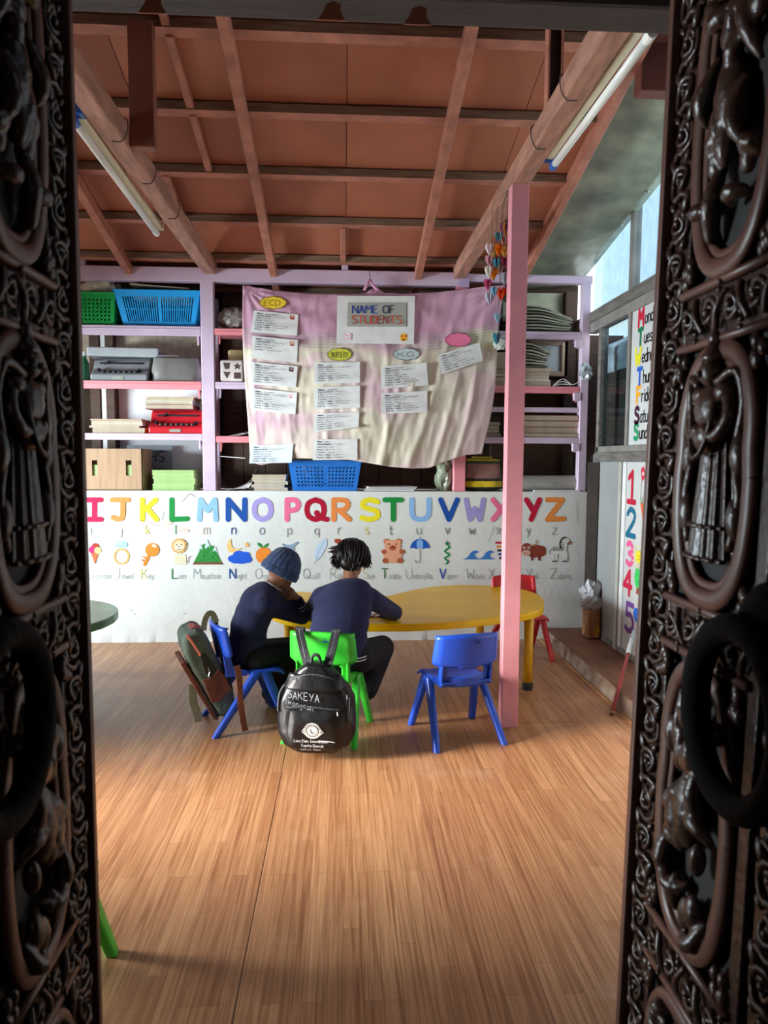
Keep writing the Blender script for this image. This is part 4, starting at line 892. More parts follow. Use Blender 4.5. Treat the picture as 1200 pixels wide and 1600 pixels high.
fan_pile('folder_pile', 'thick pile of curling olive folders on the second right shelf', 'folder', 1.36, 1.66, 2.20, 8, .5, M_FOLD, M_FOLDD, .14)
sheet_stack('register_book', '', 'book', 'registers under the olive folders', 1.34, 1.65, SY + .04, SY + .3, 2.042, [.05, .035, .03, .03], [M_PAPER, M_PAPER, M_DRED, M_CREAM], .01, .03, labels=['bottom white register under the curling olive folders', 'second register from below under the curling olive folders', 'third register from below under the curling olive folders', 'uppermost register under the curling olive folders'])
sheet_stack('register_book', '', 'book', 'registers beside the banner edge', .99, 1.30, SY + .04, SY + .3, 2.042, [.04, .03, .035, .03, .03, .04, .03, .03], [M_CREAM, M_NEWS, M_DRED, M_CREAM, M_GREYP, M_BUFF, M_CREAM], .012, .04, labels=['%s register of the tall pile between the banner and the pink post' % q for q in ('bottom', 'second lowest', 'third lowest', 'fourth lowest', 'fourth highest', 'third highest', 'second highest', 'topmost')])
sheet_stack('red_spine_book', '', 'book', 'red spined books on the third right shelf', Xs(818, SY), Xs(908, SY), SY + .03, SY + .26, 1.638, [.03, .05, .05, .045], [M_DRED, M_BUFF, M_DRED], .018, .04, labels=['bottom red spined book on the third right shelf', 'second lowest red spined book on the third right shelf', 'third lowest red spined book on the third right shelf', 'topmost red spined book on the third right shelf'])
sheet_stack('dark_booklet', '', 'booklet', 'dark booklets beside the banner edge', 1.0, 1.26, SY + .04, SY + .3, 1.638, [.03, .03, .03, .03], [mat('navy_cover', '2e3448', .6), mat('plum_cover', '6a3c4c', .6), M_GREYP], .02, .1, labels=['bottom dark booklet on the third shelf between banner and post', 'second lowest dark booklet on the third shelf between banner and post', 'third lowest dark booklet on the third shelf between banner and post', 'topmost dark booklet on the third shelf between banner and post'])
t = thing('crumpled_wrapper', 'crumpled silver blue wrapper caught on the right rack post', 'wrapper', (1.93, SY - .02, 2.1)); c = at(915, 582, Y=SY - .02); p = MB()
p.grid(crink((c.x, c.y, c.z), (.05, .03, .065), 5, 18, 12, .5), 18, 12); p.build('wrapper', mat('silver_wrapper', 'c4d0d4', .3, .3, var=.25, scale=20), t)
t = thing('wire_pieces', 'bent white wires lying at the end of the second right shelf', 'wire', (1.8, SY + .02, 2.04))
for k in range(3): MB().tube(smooth_line([(1.68, SY + .02 + .02 * k, 2.045), (1.75, SY + .02, 2.06 + .02 * k), (1.83, SY + .01, 2.055), (1.88, SY + .02, 2.08)]), .0028, 6).build('wire', M_PAPER, t)

# ================================================================== cloth banner
bnr = thing('cloth_banner', 'pink and cream cloth banner hung across the rack with name cards', 'banner', (.2, SY - .06, 2.75))
BY = SY - .07
def lerp_poly(pts, t):
    for (a, b), (c, d) in zip(pts[:-1], pts[1:]):
        if a <= t <= c: return b + (d - b) * (t - a) / (c - a)
    return pts[-1][1]
TOP = [(0, 444), (.12, 453), (.25, 457), (.40, 459), (.47, 457), (.505, 446), (.54, 457), (.62, 458), (.75, 455), (.88, 449), (1.0, 444)]
BOT = [(0, 722), (.05, 727), (.18, 716), (.42, 718), (.52, 724), (.6, 729), (.7, 732), (.77, 731), (.85, 720), (.93, 711), (1, 709)]
def edgeL(v): return 379 + 10 * (v ** 1.5) - 2 * sin(v * 5)
def edgeR(v): return 790 - 36 * v + (12 * v * (1 - v)) - 3 * sin(v * 7)
def banner_px(u, v):
    t = lerp_poly(TOP, u); b = lerp_poly(BOT, u); x = edgeL(v) * (1 - u) + edgeR(v) * u
    return x, t + (b - t) * v
def fold(u, v):
    f = 0
    for uc, a, wd, lean in ((.56, .012, .012, .02), (.64, .016, .014, -.12), (.72, .016, .016, -.22), (.80, .020, .016, -.18), (.87, .020, .014, -.12), (.93, .022, .014, -.06), (.30, .010, .012, .05), (.44, .010, .012, .02), (.16, .006, .01, .03), (.035, .014, .012, 0)):
        f += a * math.exp(-((u - uc - lean * (v - .3)) / wd) ** 2) * min(1, v * 1.6 + .15) * (.6 + .8 * noise.noise((uc * 40, v * 3, 1)))
    f += .010 * noise.noise((u * 9, v * 6, 2)) + .006 * noise.noise((u * 26, v * 9, 8)) + .0035 * noise.noise((u * 60, v * 14, 4))
    for (cu, cv) in ((.50, 0), (.99, .02), (.01, .02)):      # pulled towards the ties
        d = sqrt((u - cu) ** 2 + (v - cv) ** 2); a = atan2(v - cv, u - cu); f += .007 * sin(a * 15) * math.exp(-d * 3.2)
    return f
def banner_pt(u, v):
    x, y = banner_px(u, v); p = at(x, y, Y=BY)
    bulge = .07 * sin(pi * min(1, v * .62)) * sin(pi * u) + .05 * v * v * (.4 + .6 * u)
    roll = .02 * max(0, (v - .95) / .05) if u < .3 else 0
    p.y += -(bulge + fold(u, v)) + roll + .02
    return p
p = MB(); NU, NV = 150, 120
for_pts = [[banner_pt(i / NU, j / NV) for i in range(NU + 1)] for j in range(NV + 1)]
PK, CR, GR = Vector(lin('c796ac')[:3]), Vector(lin('d4c8b2')[:3]), Vector(lin('a8a496')[:3]); PALE = Vector(lin('d2b0b6')[:3]); GRN = Vector(lin('cdd0a4')[:3])
def ccol(u, v):
    x, y = banner_px(u, v); n = noise.noise((u * 5, v * 4, 12)); n2 = noise.noise((u * 9, v * 8, 22))
    edge = .31 + .02 * sin(u * 6) + .10 * (u - .5) ** 2
    c = PK.lerp(CR, max(0, min(1, (v - edge + .1 * n) / .07 + .5)))
    if v > edge + .05: c = c.lerp(PALE, max(0, min(1, .65 * (n + .18) * 2.2)))
    if v > .36 and (.25 < u < .5) and n2 > .0 and v < .5: c = c.lerp(PALE, .5)
    if u < .07: c = c.lerp(PK, .65 if .03 < u and not .33 < v < .42 else .1)
    if (.02 > abs(v - .38)) and u < .07: c = c.lerp(GRN, .5)
    c = c.lerp(PK, .6 * math.exp(-((v - .77 + .04 * n2) / .05) ** 2) * max(0, min(1, (.33 - u + .1 * n) / .1)))
    if v > .27 and v < .40 and u > .86: c = c.lerp(GRN, .6)
    if .24 < v < .335 and (abs((v - .24) * 62 % 1 - .5) < .17): c = c.lerp(GR, .6)
    if u > .9 and v > .5: c = c.lerp(PALE, .6)
    return (c.x, c.y, c.z, 1)
for j in range(NV):
    for i in range(NU):
        p.col = ccol((i + .5) / NU, (j + .5) / NV); b0 = len(p.v)
        p.f.append((j * (NU + 1) + i, j * (NU + 1) + i + 1, (j + 1) * (NU + 1) + i + 1, (j + 1) * (NU + 1) + i)); p.mi.append(0); p.c.append(p.col)
p.v = [tuple(q) for r in for_pts for q in r]
M_CLOTH = mat('woven_cloth', rough=.75, var=.06, scale=60, attr=True, bump=.15, bscale=220, sheen=.2)
p.build('cloth', M_CLOTH, bnr, smooth=True, solid=.002)
k = at(578, 444, Y=BY - .0)
MB().tube(smooth_line([k + Vector((-.045, -.01, -.05)), k + Vector((-.02, -.015, -.005)), k + Vector((.0, 0, .03)), k + Vector((.012, -.015, -.0)), k + Vector((.06, -.01, -.045))]), .012, 8).build('tied_knot', mat('pink_cloth', 'cf93b2', .8), bnr, smooth=True)
MB().tube([k + Vector((0, 0, .02)), k + Vector((0, .04, .09)), k + Vector((0, .065, .12))], .003, 6).build('tie_string', M_WIRE, bnr)
MB().tube([at(345, 713, Y=SY - .005), at(383, 716, Y=BY - .02)], .0025, 6).build('tie_string', M_PAPER, bnr)
# cards pinned on it follow the cloth
def cloth_y(px, py):
    best = None
    u, v = (px - 384) / 390, (py - 452) / 272
    for _ in range(6):
        x, y = banner_px(min(1, max(0, u)), min(1, max(0, v))); u += (px - x) / 390; v += (py - y) / 272
    return banner_pt(min(1, max(0, u)), min(1, max(0, v)))
def card(name, quad, m, off=.009, nu=16, nv=10, curl=0, wv=.0022):
    if wv == 0: off = .015
    """paper lying on the cloth, quad in order tl, tr, br, bl; returns the mapping of its surface"""
    ys = [cloth_y(*q) for q in quad]; yc = min(q.y for q in ys + [cloth_y(sum(q[0] for q in quad) / 4, sum(q[1] for q in quad) / 4)]) - off
    Q = [at(q[0], q[1], Y=BY) for q in quad]
    Q = [Vector((a.x, .5 * (b.y - off) + .5 * yc, a.z)) for a, b in zip(Q, ys)]
    def fn(u, v):
        q = (Q[0] * (1 - u) + Q[1] * u) * (1 - v) + (Q[3] * (1 - u) + Q[2] * u) * v
        q.y += wv * noise.noise((u * 4 + quad[0][0], v * 3, quad[0][1])) - curl * max(0, v - .8) * max(0, u - .5) * .3
        return q
    g = MB(); g.grid(fn, nu, nv); return g.build(name, m, bnr, smooth=False, solid=.0008), fn
WRIT = ['Name :', 'Date of Birth :', 'Class :', 'House :', 'Country : ', "Father's name :", "Mother's name :", 'Roll no :']
def scribble(pt, u, v, wd, amp, c, w):
    n = int(wd / .012); pts = [(u + wd * i / n, v + random.uniform(-amp, amp)) for i in range(n + 1)]; pt.line(pts, w, c, False)
def name_card(quad, lines, photo=None, m=M_PAPER, ink='4a4a56', curl=0):
    cd, fn = card('name_card', quad, m, curl=curl)
    pt = Paint(fn, (0, -1, 0), .0022); asp = 2.0
    for i in range(lines):
        v = .15 + .76 * i / max(1, lines - 1) * (lines / 8 if lines < 7 else 1)
        # letters: u is a fraction of the width, v of the height
        q = Paint(lambda a, b: fn(a, b), (0, -1, 0), .0022)
        st = WRIT[i % 8]; x = .09
        for ch in st:
            if ch == ' ': x += .02; continue
            gs, gw = glyph(ch); h = .075
            for s_ in gs: pt.line([(x + a * h * .06, v - b_ * h * .1) for a, b_ in s_], .010, ink, False)
            x += (gw + 1.6) * h * .06
        scribble(pt, x + .03, v - .025, random.uniform(.12, .34), .028, ink, .011)
    if photo:
        pt.poly([(.83, .10), (.93, .12), (.93, .32), (.83, .30)], photo[0]); pt.disc((.88, .19), .03, .06, photo[1], 10); pt.poly([(.84, .30), (.86, .25), (.90, .25), (.92, .31)], photo[2])
    pt.build('handwriting', PAINT, cd, recalc=False)
name_card([(396, 485), (466.5, 492), (464, 525), (392, 519)], 8, ('b04a40', 'd8a890', '8a3a30'))
name_card([(394, 525), (466, 532), (464, 567), (393, 560)], 5, ('c07a6c', 'e0b8a0', '5a2a2a'))
name_card([(392.5, 566), (465.5, 573), (463, 606), (393, 601)], 8, ('3a3a42', 'b08a78', '22222a'))
name_card([(393, 607), (465, 614), (462, 648), (393, 641)], 8, ('e8d0d4', 'e4b0b0', 'd88a90'))
name_card([(392, 696), (459, 694), (456, 723), (390, 724)], 7, m=mat('bluish_paper', 'dce4e8', .8))
name_card([(491, 568), (562, 567), (562, 599), (491, 601)], 8); name_card([(492, 607), (562, 604), (562, 638), (491, 641)], 8)
name_card([(491, 647), (561, 645), (560, 668), (490, 676)], 7, curl=1); name_card([(490, 687), (558, 686), (558, 718), (489, 719)], 7)
name_card([(595, 574), (665, 568), (668, 603), (595, 609)], 8); name_card([(594, 616), (666, 612), (666, 645), (596, 648)], 8)
name_card([(683, 556), (748, 536), (754, 564), (689, 586)], 7)
cd, fn = card('title_card', [(527, 463), (648, 463), (646, 539), (526, 537)], M_PAPER, wv=0)
pt = Paint(fn, (0, -1, 0), .0022); pt.poly([(.14, .14), (.90, .135), (.91, .64), (.13, .65)], 'a4a59b'); pt.line([(.895, .15), (.90, .63)], .008, '6a6a66', False)
tt = Paint(lambda a, b: fn(a, b), (0, -1, 0), .0036)
def tx2(txt, u, v, h, cols):
    x = u
    for i, ch in enumerate(txt):
        if ch == ' ': x += .055; continue
        gs, gw = glyph(ch); c = cols[i * len(cols) // len(txt)]
        for s_ in gs:
            P_ = [(x + a * h * .062, v - b_ * h * .1) for a, b_ in s_]; tt.line(P_, .016, c, False)
        x += (gw + 1.7) * h * .062
tx2('NAME OF', .20, .37, .165, ['2c4390', '3a4a9a', '3c3c5c', '2c2c34']); tx2('STUDENTS', .19, .585, .165, ['d0472c', 'c0402c', '9a3a30', 'c8482c'])
tt.build('lettering', PAINT, cd, recalc=False); pt.build('grey_panel', PAINT, cd, recalc=False)
pt = Paint(fn, (0, -1, 0), .0026)
pt.disc((.865, .86), .048, .085, 'f2c02e'); [pt.disc((x, .835), .014, .026, 'd83a2c', 10) for x in (.845, .888)]; pt.poly([(.84, .885), (.892, .885), (.88, .925), (.85, .925)], '8a4a1c')
pt.poly([(.10, .79), (.19, .79), (.19, .93), (.10, .93)], 'e6b4c4'); pt.disc((.145, .86), .043, .07, 'f2e0e4'); [pt.disc((x, .84), .008, .014, 'c0406c', 8) for x in (.128, .162)]; pt.line(smooth_line([(.12, .885), (.145, .905), (.17, .885)]), .008, 'c0406c', False)
pt.build('smiley_stickers', PAINT, cd, recalc=False)
def cloud(quad, col, ink, word):
    x0, y0, x1, y1 = quad; cx, cy, rx, ry = (x0 + x1) / 2, (y0 + y1) / 2, (x1 - x0) / 2, (y1 - y0) / 2
    n = 60; pc = cloth_y(cx, cy); yc = min(pc.y, cloth_y(x0, cy).y, cloth_y(x1, cy).y) - .008
    P_ = lambda r: [at(cx + rx * r * cos(2 * pi * i / n) * (1 + .06 * abs(sin(i * pi / 6))), cy + ry * r * sin(2 * pi * i / n) * (1 + .14 * abs(sin(i * pi / 6))), Y=yc) for i in range(n)]
    g = MB(); g.prism(P_(1.0), (0, .0015, 0)); o = g.build('cloud_card', mat('card_' + col, col, .8, var=.05), bnr)
    q = Paint(lambda a, b: at(a, b, Y=yc), (0, -1, 0), .001)
    q.line([(cx + rx * .97 * cos(2 * pi * i / n) * (1 + .06 * abs(sin(i * pi / 6))), cy + ry * .97 * sin(2 * pi * i / n) * (1 + .14 * abs(sin(i * pi / 6)))) for i in range(n + 1)], .9, ink, False)
    if word: 
        L = len(word); q.text(word, cx - rx * .68, cy + ry * .5, ry * .95, .8, ink, rnd=False, adv=2.0, sq=rx * 1.36 / (ry * .95 * .8 * L))
    q.build('lettering', PAINT, o, recalc=False)
cloud((406, 464, 447, 482), 'ecc62c', '7a5a20', 'ECD'); cloud((512, 545, 549, 563), 'c6c43c', '6a6a30', 'NURSERY'); cloud((615, 545, 655, 562), 'b8c2c0', '6a7478', 'KG'); cloud((696, 521, 736, 541), 'e06f94', '8a3a50', '')

# ================================================================== garland of paper hearts
hg = thing('heart_garland', 'garland of colourful folded paper hearts hanging from the right beam beside the pink post', 'garland', (.83, 3.97, 2.85))
HY = 3.99
HT = [(789, 359, 'f0d020', '8a4a90', 1.35), (779, 371, '7ab4c0', '4a90b0', 1), (788, 378, 'ee6a50', 'c8c8cc', 1), (765, 390, 'f0d8dc', 'f4eeee', 1.15), (772, 393, 'f8f4f0', 'f8c818', 1.25), (779, 391, 'f07818', 'f4b030', 1.15), (788, 394, 'f4dc80', 'f0b848', 1.05),
      (764, 408, 'e898b4', 'f0c8d4', 1.05), (776, 412, '58b0c0', '3a98ac', .95), (789, 410, 'c02a6c', 'd85a90', 1.05), (764, 425, 'f4f0ec', 'e8dcc8', 1.1), (771, 429, 'f4b818', 'ee8a20', 1.15), (781, 420, 'f0b494', 'c8c4c8', 1.15), (788, 435, 'dcdce4', 'b8bcc8', 1.2),
      (762, 445, 'd0508a', 'e878a8', 1.1), (772, 456, '8ccce0', '6ab8d4', .9), (783, 460, 'ee4a18', 'f86a30', 1.25), (765, 466, 'd4d4e4', 'b4b4cc', 1.2), (778, 497, 'b4d4e0', '98c0d4', 1.0), (776, 530, '4aa8b8', '7ac4cc', 1.2)]
hp = [(0, -.5), (.22, -.24), (.40, .02), (.47, .24), (.42, .42), (.27, .5), (.12, .44), (0, .30)]
for k, (x, y, c1, c2, s_) in enumerate(HT):
    c = at(x, y, Y=HY + .03 * ((k * 7) % 5 - 2) / 2); g = MB(); S = .057 * s_
    for j in range(6):
        a = j * pi / 3 + k * .9; d = Vector((cos(a), sin(a), 0)); g.cur = j % 2
        pl = [c + d * (hx * S * .8) + Vector((0, 0, hz * S)) for hx, hz in hp]; nn = Vector((-sin(a), cos(a), 0)) * .0006
        g.prism(pl, nn); 
    g.build('paper_heart', [mat('paper_' + c1, c1, .7, var=.04), mat('paper_' + c2, c2, .7, var=.04)], hg)
for x, yb in ((764.5, 470), (772, 460), (777.5, 534), (781, 464), (788, 440)): p0 = at(x, yb, Y=HY); MB().tube([p0, Vector((p0.x + .01, HY, 2.80)), Vector((.87, HY - .03, 2.87))], .0014, 5).build('string', M_WIRE, hg)
t = thing('clear_wrapper', 'small clear plastic wrapper hanging at the banner corner', 'wrapper', (1.24, SY - .1, 2.2)); c = at(781, 538, Y=SY - .1); p = MB(); p.grid(crink((c.x, c.y, c.z), (.05, .03, .05), 15, 16, 10, .5), 16, 10); p.build('wrapper', mat('pale_film', 'c8ccc0', .25, var=.2, scale=20), t)

# ================================================================== tables
M_YEL = mat('yellow_table_plastic', 'ffc400', .34, var=.06, scale=2.5, spec=.3); M_GTAB = mat('green_table_plastic', '57986a', .3, var=.18, scale=4)
M_YLEG = mat('yellow_tube', 'e0a81a', .35); M_FOOT = mat('black_rubber', '23282c', .6)
def table(lab, outline, zt, th, m, legs, mleg, group=None):
    cx = sum(p[0] for p in outline) / len(outline); cy = sum(p[1] for p in outline) / len(outline)
    t = thing('school_table', lab, 'table', (cx, cy, 0))
    o = smooth_line(outline + [outline[0]], 6)[:-1]
    MB().prism([(x, y, zt - th) for x, y in o], (0, 0, th)).build('tabletop', m, t, bev=.008, seg=3)
    for x, y in legs:
        l = MB().tube([(x, y, .04), (x, y, zt - th)], .029, 18).build('leg', mleg, t, smooth=True)
        MB().lathe([(.031, 0), (.033, .006), (.033, .045), (.029, .05)], (x, y, 0), 18).build('rubber_foot', M_FOOT, l)
    return t
KID = [(-.44, 4.52), (-.30, 4.33), (-.05, 4.225), (.23, 4.19), (.45, 4.20), (.70, 4.26), (.95, 4.36), (1.13, 4.45), (1.27, 4.60), (1.36, 4.85), (1.39, 5.1), (1.33, 5.33), (1.16, 5.48), (.90, 5.53), (.66, 5.45), (.48, 5.29), (.33, 5.11), (.15, 5.02), (-.06, 5.08), (-.26, 5.26), (-.47, 5.24), (-.56, 5.05), (-.53, 4.76)]
table('glossy yellow kidney shaped children table on yellow tube legs with black feet', KID, .5, .045, M_YEL, [(1.172, 4.515), (-.335, 4.50), (1.02, 5.35), (-.36, 5.12)], M_YLEG)
table('dark green round children table at the left edge of the room', [(-1.95 + .56 * cos(i * pi / 12), 4.5 + .56 * sin(i * pi / 12)) for i in range(24)], .5, .05, M_GTAB, [(-1.84, 4.2), (-2.3, 4.2), (-1.88, 4.85), (-2.3, 4.85)], mat('green_tube', '3a7a4c', .35))

# ================================================================== children chairs
M_CB = mat('royal_blue_plastic', '2250c8', .32, var=.06, scale=4); M_CG = mat('bright_green_plastic', '3cc83c', .32, var=.06, scale=4); M_CR = mat('red_plastic', 'e02c34', .3, var=.06, scale=4)
def make_chair(m, lab, loc, rz, group):
    t = thing('child_chair', lab, 'chair', (0, 0, 0), 0, group)
    # seat: dished shell with a rolled front
    def seat(u, v):
        x = -.155 + .31 * u; y = -.135 + .315 * v
        k = 1 - .12 * (1 - v); e = abs(2 * u - 1)
        z = .322 - .014 * (1 - e ** 2) * (1 - (2 * v - 1) ** 2) - (.02 * ((v - .85) / .15) ** 2 if v > .85 else 0) - (.012 if e > .97 else 0)
        return Vector((x * k, y, z))
    MB().grid(seat, 24, 20).build('seat', m, t, smooth=True, solid=.012)
    # backrest: curved panel, slot, lower band running into the seat
    p = MB(); NU, NV = 28, 26; Z0, Z1 = .300, .580
    def half(z): return .128 if z < .405 else .128 + .042 * min(1, (z - .405) / .018) - .010 * max(0, (z - .43) / .15) + .006
    def bk(u, v):
        z = Z0 + (Z1 - Z0) * v; e = 2 * u - 1; h = half(z)
        y = -.132 - .055 * ((z - .3) / .28) + .034 * e * e + (.020 * max(0, (abs(e) - .86) / .14) if z > .41 else .0)
        z2 = z - (.010 * e * e if v > .9 else 0)
        if v >= .999: y += .012
        return Vector((h * e, y, z2))
    idx = lambda i, j: j * (NU + 1) + i
    vs = [bk(i / NU, j / NV) for j in range(NV + 1) for i in range(NU + 1)]
    fs = []
    for j in range(NV):
        for i in range(NU):
            q = (vs[idx(i, j)] + vs[idx(i + 1, j + 1)]) / 2
            zlow = .372 + .010 * 0; ztop = .418 - .034 * (1 - (q.x / .098) ** 2) + .012
            if abs(q.x) < .098 and .352 + .10 * (q.x ** 2) * 20 * .1 < q.z < max(.366, .405 + .02 * (abs(q.x) / .098) - .012): continue
            fs.append((idx(i, j), idx(i + 1, j), idx(i + 1, j + 1), idx(i, j + 1)))
    p.add(vs, fs); p.build('backrest', m, t, smooth=True, solid=.013)
    # side wings joining seat and backrest
    for s in (-1, 1): MB().prism([(s * .128, -.13, .30), (s * .128, -.145, .42), (s * .128, -.105, .41), (s * .128, -.09, .35), (s * .132, -.02, .33), (s * .132, -.02, .30)], (s * .012, 0, 0)).build('side_wing', m, t, bev=.004)
    # legs: tapered, splayed, an inverted V on either side
    def leg(s, top, foot):
        q = MB(); top, foot = Vector(top), Vector(foot); rings = []
        for k in range(7):
            f = k / 6; c = top.lerp(foot, f); wx, wy = .021 - .004 * f, .030 - .010 * f
            rings.append([c + Vector((wx * (abs(cos(a)) ** .6) * math.copysign(1, cos(a)), wy * (abs(sin(a)) ** .6) * math.copysign(1, sin(a)), 0)) for a in [2 * pi * i / 12 + .001 for i in range(12)]])
        q.loft(rings); q.build('leg', m, t, smooth=False, bev=.003)
    for s in (-1, 1):
        leg(s, (s * .142, .035, .318), (s * .185, -.2, .0)); leg(s, (s * .142, .075, .316), (s * .182, .2, .0))
    t.location = loc; t.rotation_euler = (0, 0, rz); ROOT[t.name] = Matrix.Translation(loc) @ Matrix.Rotation(rz, 4, 'Z')
    return t
GC = 'small plastic chairs around the tables'
ch0 = make_chair(M_CB, 'empty royal blue child chair standing next to the pink post', (.598, 3.773, 0), radians(13.8), GC)
MB_ = Paint(lambda u, v: ROOT[ch0.name] @ Vector((u, -.152 - .055 * ((v - .3) / .28) + .015, v)), ROOT[ch0.name].to_3x3() @ Vector((0, -1, 0)), .012)
MB_.poly([(.02, .535), (.05, .535), (.05, .543), (.02, .543)], '1a2f78'); MB_.poly([(.028, .545), (.033, .545), (.033, .556), (.028, .556)], '1a2f78'); MB_.poly([(.038, .545), (.042, .545), (.042, .55), (.038, .55)], '1a2f78')
MB_.build('moulded_mark', PAINT, ch0, recalc=False)
ch1 = copy_tree(ch0, (-.5375, 4.01, 0), radians(-70.7), 'blue child chair under the boy in the knitted hat')
ch2 = copy_tree(ch0, (-.074, 3.837, 0), radians(-14), 'bright green child chair with a black backpack hung on its back', mats={M_CB: M_CG})
ch3 = copy_tree(ch0, (1.31, 5.33, 0), radians(188), 'red child chair at the far side of the yellow table', mats={M_CB: M_CR})
ch4 = copy_tree(ch0, (-.858, 1.885, 0), radians(0), 'light green child chair half hidden behind the left door', mats={M_CB: M_CG})

# ================================================================== children
M_SKIN = mat('skin', 'a06e56', .55, var=.05); M_NAVY = mat('navy_knit', '151e4a', .9, var=.14, scale=40, bump=.35, bscale=160, sheen=.08); M_TROU = mat('dark_navy_trousers', '0b0d18', .85, var=.15, bump=.2, bscale=60)
M_HAIR = mat('black_hair', '0a0809', .42, var=.2, spec=.4); M_HAT = mat('blue_knit_hat', '2c4a78', .9, var=.2, scale=50, bump=.5, bscale=120, sheen=.3); M_STRIPE = mat('white_knit_stripe', 'd4d4d8', .85); M_EYE = mat('eye_white', 'e8e4e0', .2); M_SHOE = mat('navy_shoe', '2a3c5c', .6); M_LIP = mat('lips', '7a4038', .5)
J = lambda px, py, Y: at(px, py, Y=Y)
def hand(mb, wrist, palm, fdir, up, k=1.0, curl=.5):
    """palm with four fingers and a thumb, added to the body"""
    wrist, palm = Vector(wrist), Vector(palm); f = Vector(fdir).normalized(); up = Vector(up).normalized(); side = f.cross(up).normalized()
    mb.cap(wrist, .021 * k, palm, .024 * k, 10)
    R = Matrix((side, f, up)).transposed(); mb.ell(palm + f * .012 * k, (.032 * k, .036 * k, .014 * k), R, 12, 8)
    for i, L in enumerate((.052, .060, .056, .044)):
        b = palm + f * .040 * k + side * (.0165 * (i - 1.5)) * k
        c1 = b + (f * cos(curl * .5) - up * sin(curl * .5)) * L * .5 * k; c2 = c1 + (f * cos(curl * 1.7) - up * sin(curl * 1.7)) * L * .32 * k; c3 = c2 + (f * cos(curl * 2.8) - up * sin(curl * 2.8)) * L * .25 * k
        mb.chain([b - f * .014 * k, b, c1, c2, c3], [.008 * k, .0085 * k, .0078 * k, .0068 * k, .0058 * k], 8)
    tb = palm - side * .026 * k - f * .004 * k; t1 = tb + (-side * .8 + f * .7 - up * .2).normalized() * .026 * k; t2 = t1 + (f * .9 - side * .3 - up * .4).normalized() * .022 * k
    mb.chain([palm - side * .01 * k - f * .01 * k, tb, t1, t2], [.010 * k, .010 * k, .0085 * k, .0068 * k], 8)
def head(mb, c, fw, up, k=1.0):
    c = Vector(c); f = Vector(fw).normalized(); r = f.cross(Vector(up)).normalized(); u = r.cross(f)
    R = Matrix((r, f, u)).transposed()
    mb.ell(c + u * .015 * k, (.074 * k, .088 * k, .088 * k), R, 20, 14); mb.ell(c - u * .040 * k + f * .022 * k, (.054 * k, .060 * k, .062 * k), R, 16, 10)
    mb.ell(c + f * .088 * k - u * .012 * k, (.011 * k, .016 * k, .018 * k), R, 10, 8); mb.ell(c + f * .084 * k + u * .012 * k, (.006 * k, .012 * k, .02 * k), R, 8, 6)
    mb.ell(c + f * .076 * k - u * .048 * k, (.022 * k, .010 * k, .006 * k), R, 10, 6); mb.ell(c + f * .076 * k - u * .056 * k, (.019 * k, .010 * k, .006 * k), R, 10, 6)
    for s in (-1, 1): mb.ell(c + r * s * .076 * k - u * .005 * k - f * .004 * k, (.010 * k, .018 * k, .028 * k), R, 10, 8)
    return r, f, u, R
def eyes(root, c, r, f, u, R, k=1.0):
    for s in (-1, 1):
        MB().ell(c + f * .076 * k + r * s * .030 * k + u * .008 * k, (.012 * k, .010 * k, .009 * k), R, 10, 8).build('eye', M_EYE, root, smooth=True)
        MB().ell(c + f * .0855 * k + r * s * .030 * k + u * .008 * k, (.0055 * k, .002 * k, .0055 * k), R, 8, 6).build('iris', M_HAIR, root, smooth=True)
def ring(c, axis, r, tr, n=28, sq=(1, 1)):
    ax = Vector(axis).normalized(); a = ax.orthogonal().normalized(); b = ax.cross(a); c = Vector(c)
    return [c + a * cos(2 * pi * i / n) * r * sq[0] + b * sin(2 * pi * i / n) * r * sq[1] for i in range(n + 1)]

# ---- child at the back of the green chair, seen from behind
P2 = dict(pel=J(527, 1022, 3.90), spi=J(531, 978, 3.94), che=J(537, 940, 4.02), nec=J(547, 908, 4.09), hea=J(550, 874, 4.15), sl=J(503, 934, 4.05), sr=J(579, 936, 4.08), el=J(484, 958, 4.30), er=J(617, 957, 4.30), wl=J(528, 958, 4.44), wr=J(598, 963, 4.42),
          hl=J(505, 1030, 3.92), hr=J(556, 1028, 3.92), kl=J(497, 1014, 4.28), kr=J(597, 1012, 4.20), al=J(500, 1080, 4.22), ar=J(574, 1078, 4.02))
pr2 = thing('person', 'child with short black hair and navy sweater writing, seated on the green chair', 'person', (P2['pel'].x, P2['pel'].y, 0))
def torso(mb, P, fat, tw, kx=1.0):
    """trunk from pelvis to shoulders; tw = sideways axis"""
    tw = Vector(tw).normalized()
    def E(c, rx, ry, rz, lean):
        up = lean.normalized(); f = up.cross(tw).normalized(); R = Matrix((tw, f, up)).transposed(); mb.ell(c, (rx * kx + fat, ry + fat, rz + fat), R, 20, 14)
    l1 = P['spi'] - P['pel']; l2 = P['che'] - P['spi']; l3 = P['nec'] - P['che']
    E(P['pel'], .125, .100, .090, l1); E((P['pel'] + P['spi']) / 2, .125, .092, .10, l1); E(P['spi'], .128, .090, .11, l1 + l2); E((P['spi'] + P['che']) / 2, .132, .09, .10, l2); E(P['che'], .132, .085, .10, l2 + l3); E((P['che'] + P['nec']) / 2, .105, .072, .065, l3)
    for s in ('sl', 'sr'): mb.cap((P['che'] + P['nec']) / 2, .062 + fat, P[s], .05 + fat)
def legs(mb, P, fat, to_ankle=True):
    for h, k, a in (('hl', 'kl', 'al'), ('hr', 'kr', 'ar')): mb.cap(P[h], .072 + fat, P[k], .052 + fat); mb.cap(P[k], .051 + fat, P[a], .036 + fat)
b = MB(); torso(b, P2, -.012, (1, .1, 0)); b.cap(P2['nec'], .045, P2['hea'], .042)
